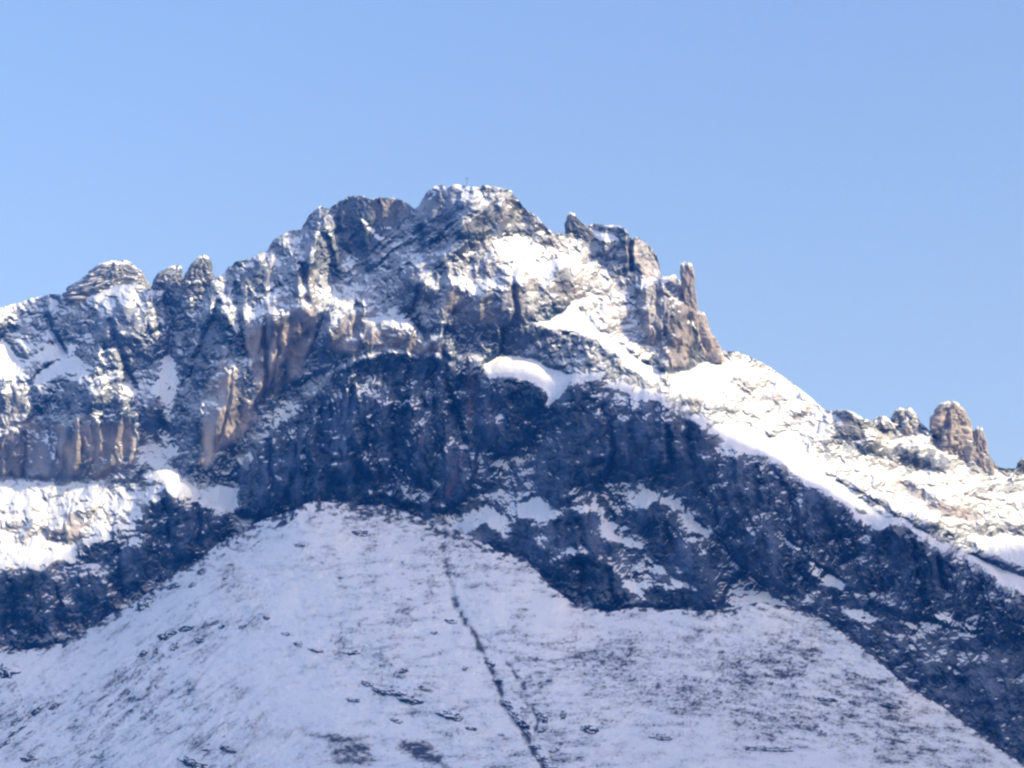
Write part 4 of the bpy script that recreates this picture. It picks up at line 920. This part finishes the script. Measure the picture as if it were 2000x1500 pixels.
# its crest stands where the sun's rays over it graze the border between what is lit and what is shaded
LIT = [[(1000,420),(1070,460),(1110,470),(1200,540),(1260,650),(1310,720),(1480,710),(1600,800),(1700,830),(1880,900),(2000,920),(2000,1010),(1900,1000),(1750,960),(1640,930),(1500,860),(1420,800),(1290,730),(1160,640),(1060,580),(960,510)],
 [(0,930),(180,935),(280,880),(375,950),(270,960),(250,1020),(150,1060),(0,1050)], [(490,620),(610,620),(590,720),(520,780)], [(440,700),(490,790),(470,850),(400,900),(410,770)], [(110,820),(250,820),(260,910),(110,920)], [(650,610),(780,610),(850,680),(660,680)], [(520,810),(590,785),(580,820)], [(960,700),(1080,720),(1100,760),(980,725)]]
DARK = [[(480,1000),(500,880),(600,800),(700,710),(860,710),(920,800),(920,960),(870,990),(620,970)], [(1070,830),(1110,755),(1160,745),(1330,810),(1400,880),(1600,970),(1700,1060),(1600,1150),(1480,1120),(1300,1150),(1080,1160),(1060,960)], [(1720,1050),(1860,1090),(2000,1190),(2000,1300),(1720,1180)],
 [(290,990),(330,965),(460,990),(440,1040),(300,1080)], [(0,1130),(150,1110),(250,1070),(300,1100),(200,1200),(0,1260)], [(940,760),(1060,770),(1040,840),(930,860)]]
def inside(polys):
    m = np.zeros(X.shape, bool)
    for p_ in polys: m |= R.poly(p_, 0, False) > .5
    return world(X[m][::9], Y[m][::9], L[m][::9])
pl, pd = inside(LIT), inside(DARK)
sp = np.concatenate([pl, pd])
e1 = np.array([-SUNV[1], SUNV[0], 0]); e1 /= np.linalg.norm(e1)
e2 = np.cross(SUNV, e1); e2 = e2 if e2[2] > 0 else -e2
la, lb, da, db = pl @ e1, pl @ e2, pd @ e1, pd @ e2
a0, a1 = min(la.min(), da.min()), max(la.max(), da.max())
ka, kb = [], []
for c_ in np.arange(a0, a1, 12.0):
    l_ = np.sort(lb[np.abs(la - c_) < 14]); d_ = np.sort(db[np.abs(da - c_) < 14])
    if len(d_) == 0: continue
    if len(l_) == 0: th_ = d_.max() + 15
    else:
        q_ = np.linspace(min(l_.min(), d_.min()) - 1, max(l_.max(), d_.max()) + 1, 90)
        er = 3.0 * np.searchsorted(l_, q_) + 1.0 * (len(d_) - np.searchsorted(d_, q_))
        th_ = q_[er <= er.min() + .5].mean()
    ka.append(c_); kb.append(th_)
ka, kb = np.array(ka), np.array(kb)
kb = np.convolve(np.pad(kb, 2, mode='edge'), [.1, .2, .4, .2, .1], 'valid')
print("shade profile:", [(int(x_), int(y_)) for x_, y_ in zip(ka, kb)])
LR = 2900.0
aa = np.linspace(a0 - 2500, a1 + 2500, 700)
bb = np.interp(aa, ka, kb)
bb = bb + 2.5 * fbm(aa / 60, aa * 0, 501, 4, .6) - .8 * np.clip(np.maximum(a0 - aa - 500, aa - a1), 0, None)
mid = float(np.mean(sp @ SUNV))
cr = aa[:, None] * e1 + bb[:, None] * e2 + (mid + LR) * SUNV
hd = np.array([SUNV[0], SUNV[1], 0]); hd /= np.linalg.norm(hd)
prof = [(-1.0, .0), (-.75, .2), (-.5, .42), (-.25, .7), (-.1, .88), (0, 1), (.12, .88), (.4, .6), (.8, .25), (1.2, 0)]
rows = []
for i, (o, h) in enumerate(prof):
    z = cr[:, 2]
    r = cr + hd[None] * (o * z)[:, None] * .72
    r[:, 2] = z * h - 4
    if 0 < h < 1: r[:, 2] += 40 * fbm(aa / 120, aa * 0 + i, 511, 3)
    rows.append(r)
RG = np.array(rows)
ridge = add_mesh("shading_ridge", RG, grid_faces(*RG.shape[:2]), TURF, dict(snow=np.full(RG.shape[:2], .5), warm=np.full(RG.shape[:2], .3), red=np.zeros(RG.shape[:2])))
ridge.name = "opposite_ridge"
tag(ridge, kind="structure")

# ------------------------------------------------------------------ the cold air
bx = np.array([[x, y, z] for x in (-4600, 6600) for y in (-3100, 5600) for z in (-30, 2600)], float)
hm = bpy.data.materials.new("haze")
hm.use_nodes = True
hn = hm.node_tree.nodes
hn.remove(hn["Principled BSDF"])
pv = hn.new("ShaderNodeVolumePrincipled")
pv.inputs["Color"].default_value = (0.01, 0.2, 1.0, 1)
pv.inputs["Absorption Color"].default_value = (1, 1, 1, 1)
pv.inputs["Density"].default_value = 1.0e-4
hm.node_tree.links.new(pv.outputs[0], hn["Material Output"].inputs["Volume"])
haze = add_mesh("haze", bx, np.array([[0, 1, 3, 2], [4, 6, 7, 5], [0, 4, 5, 1], [2, 3, 7, 6], [0, 2, 6, 4], [1, 5, 7, 3]]), hm, smooth=False)
tag(haze, kind="stuff")
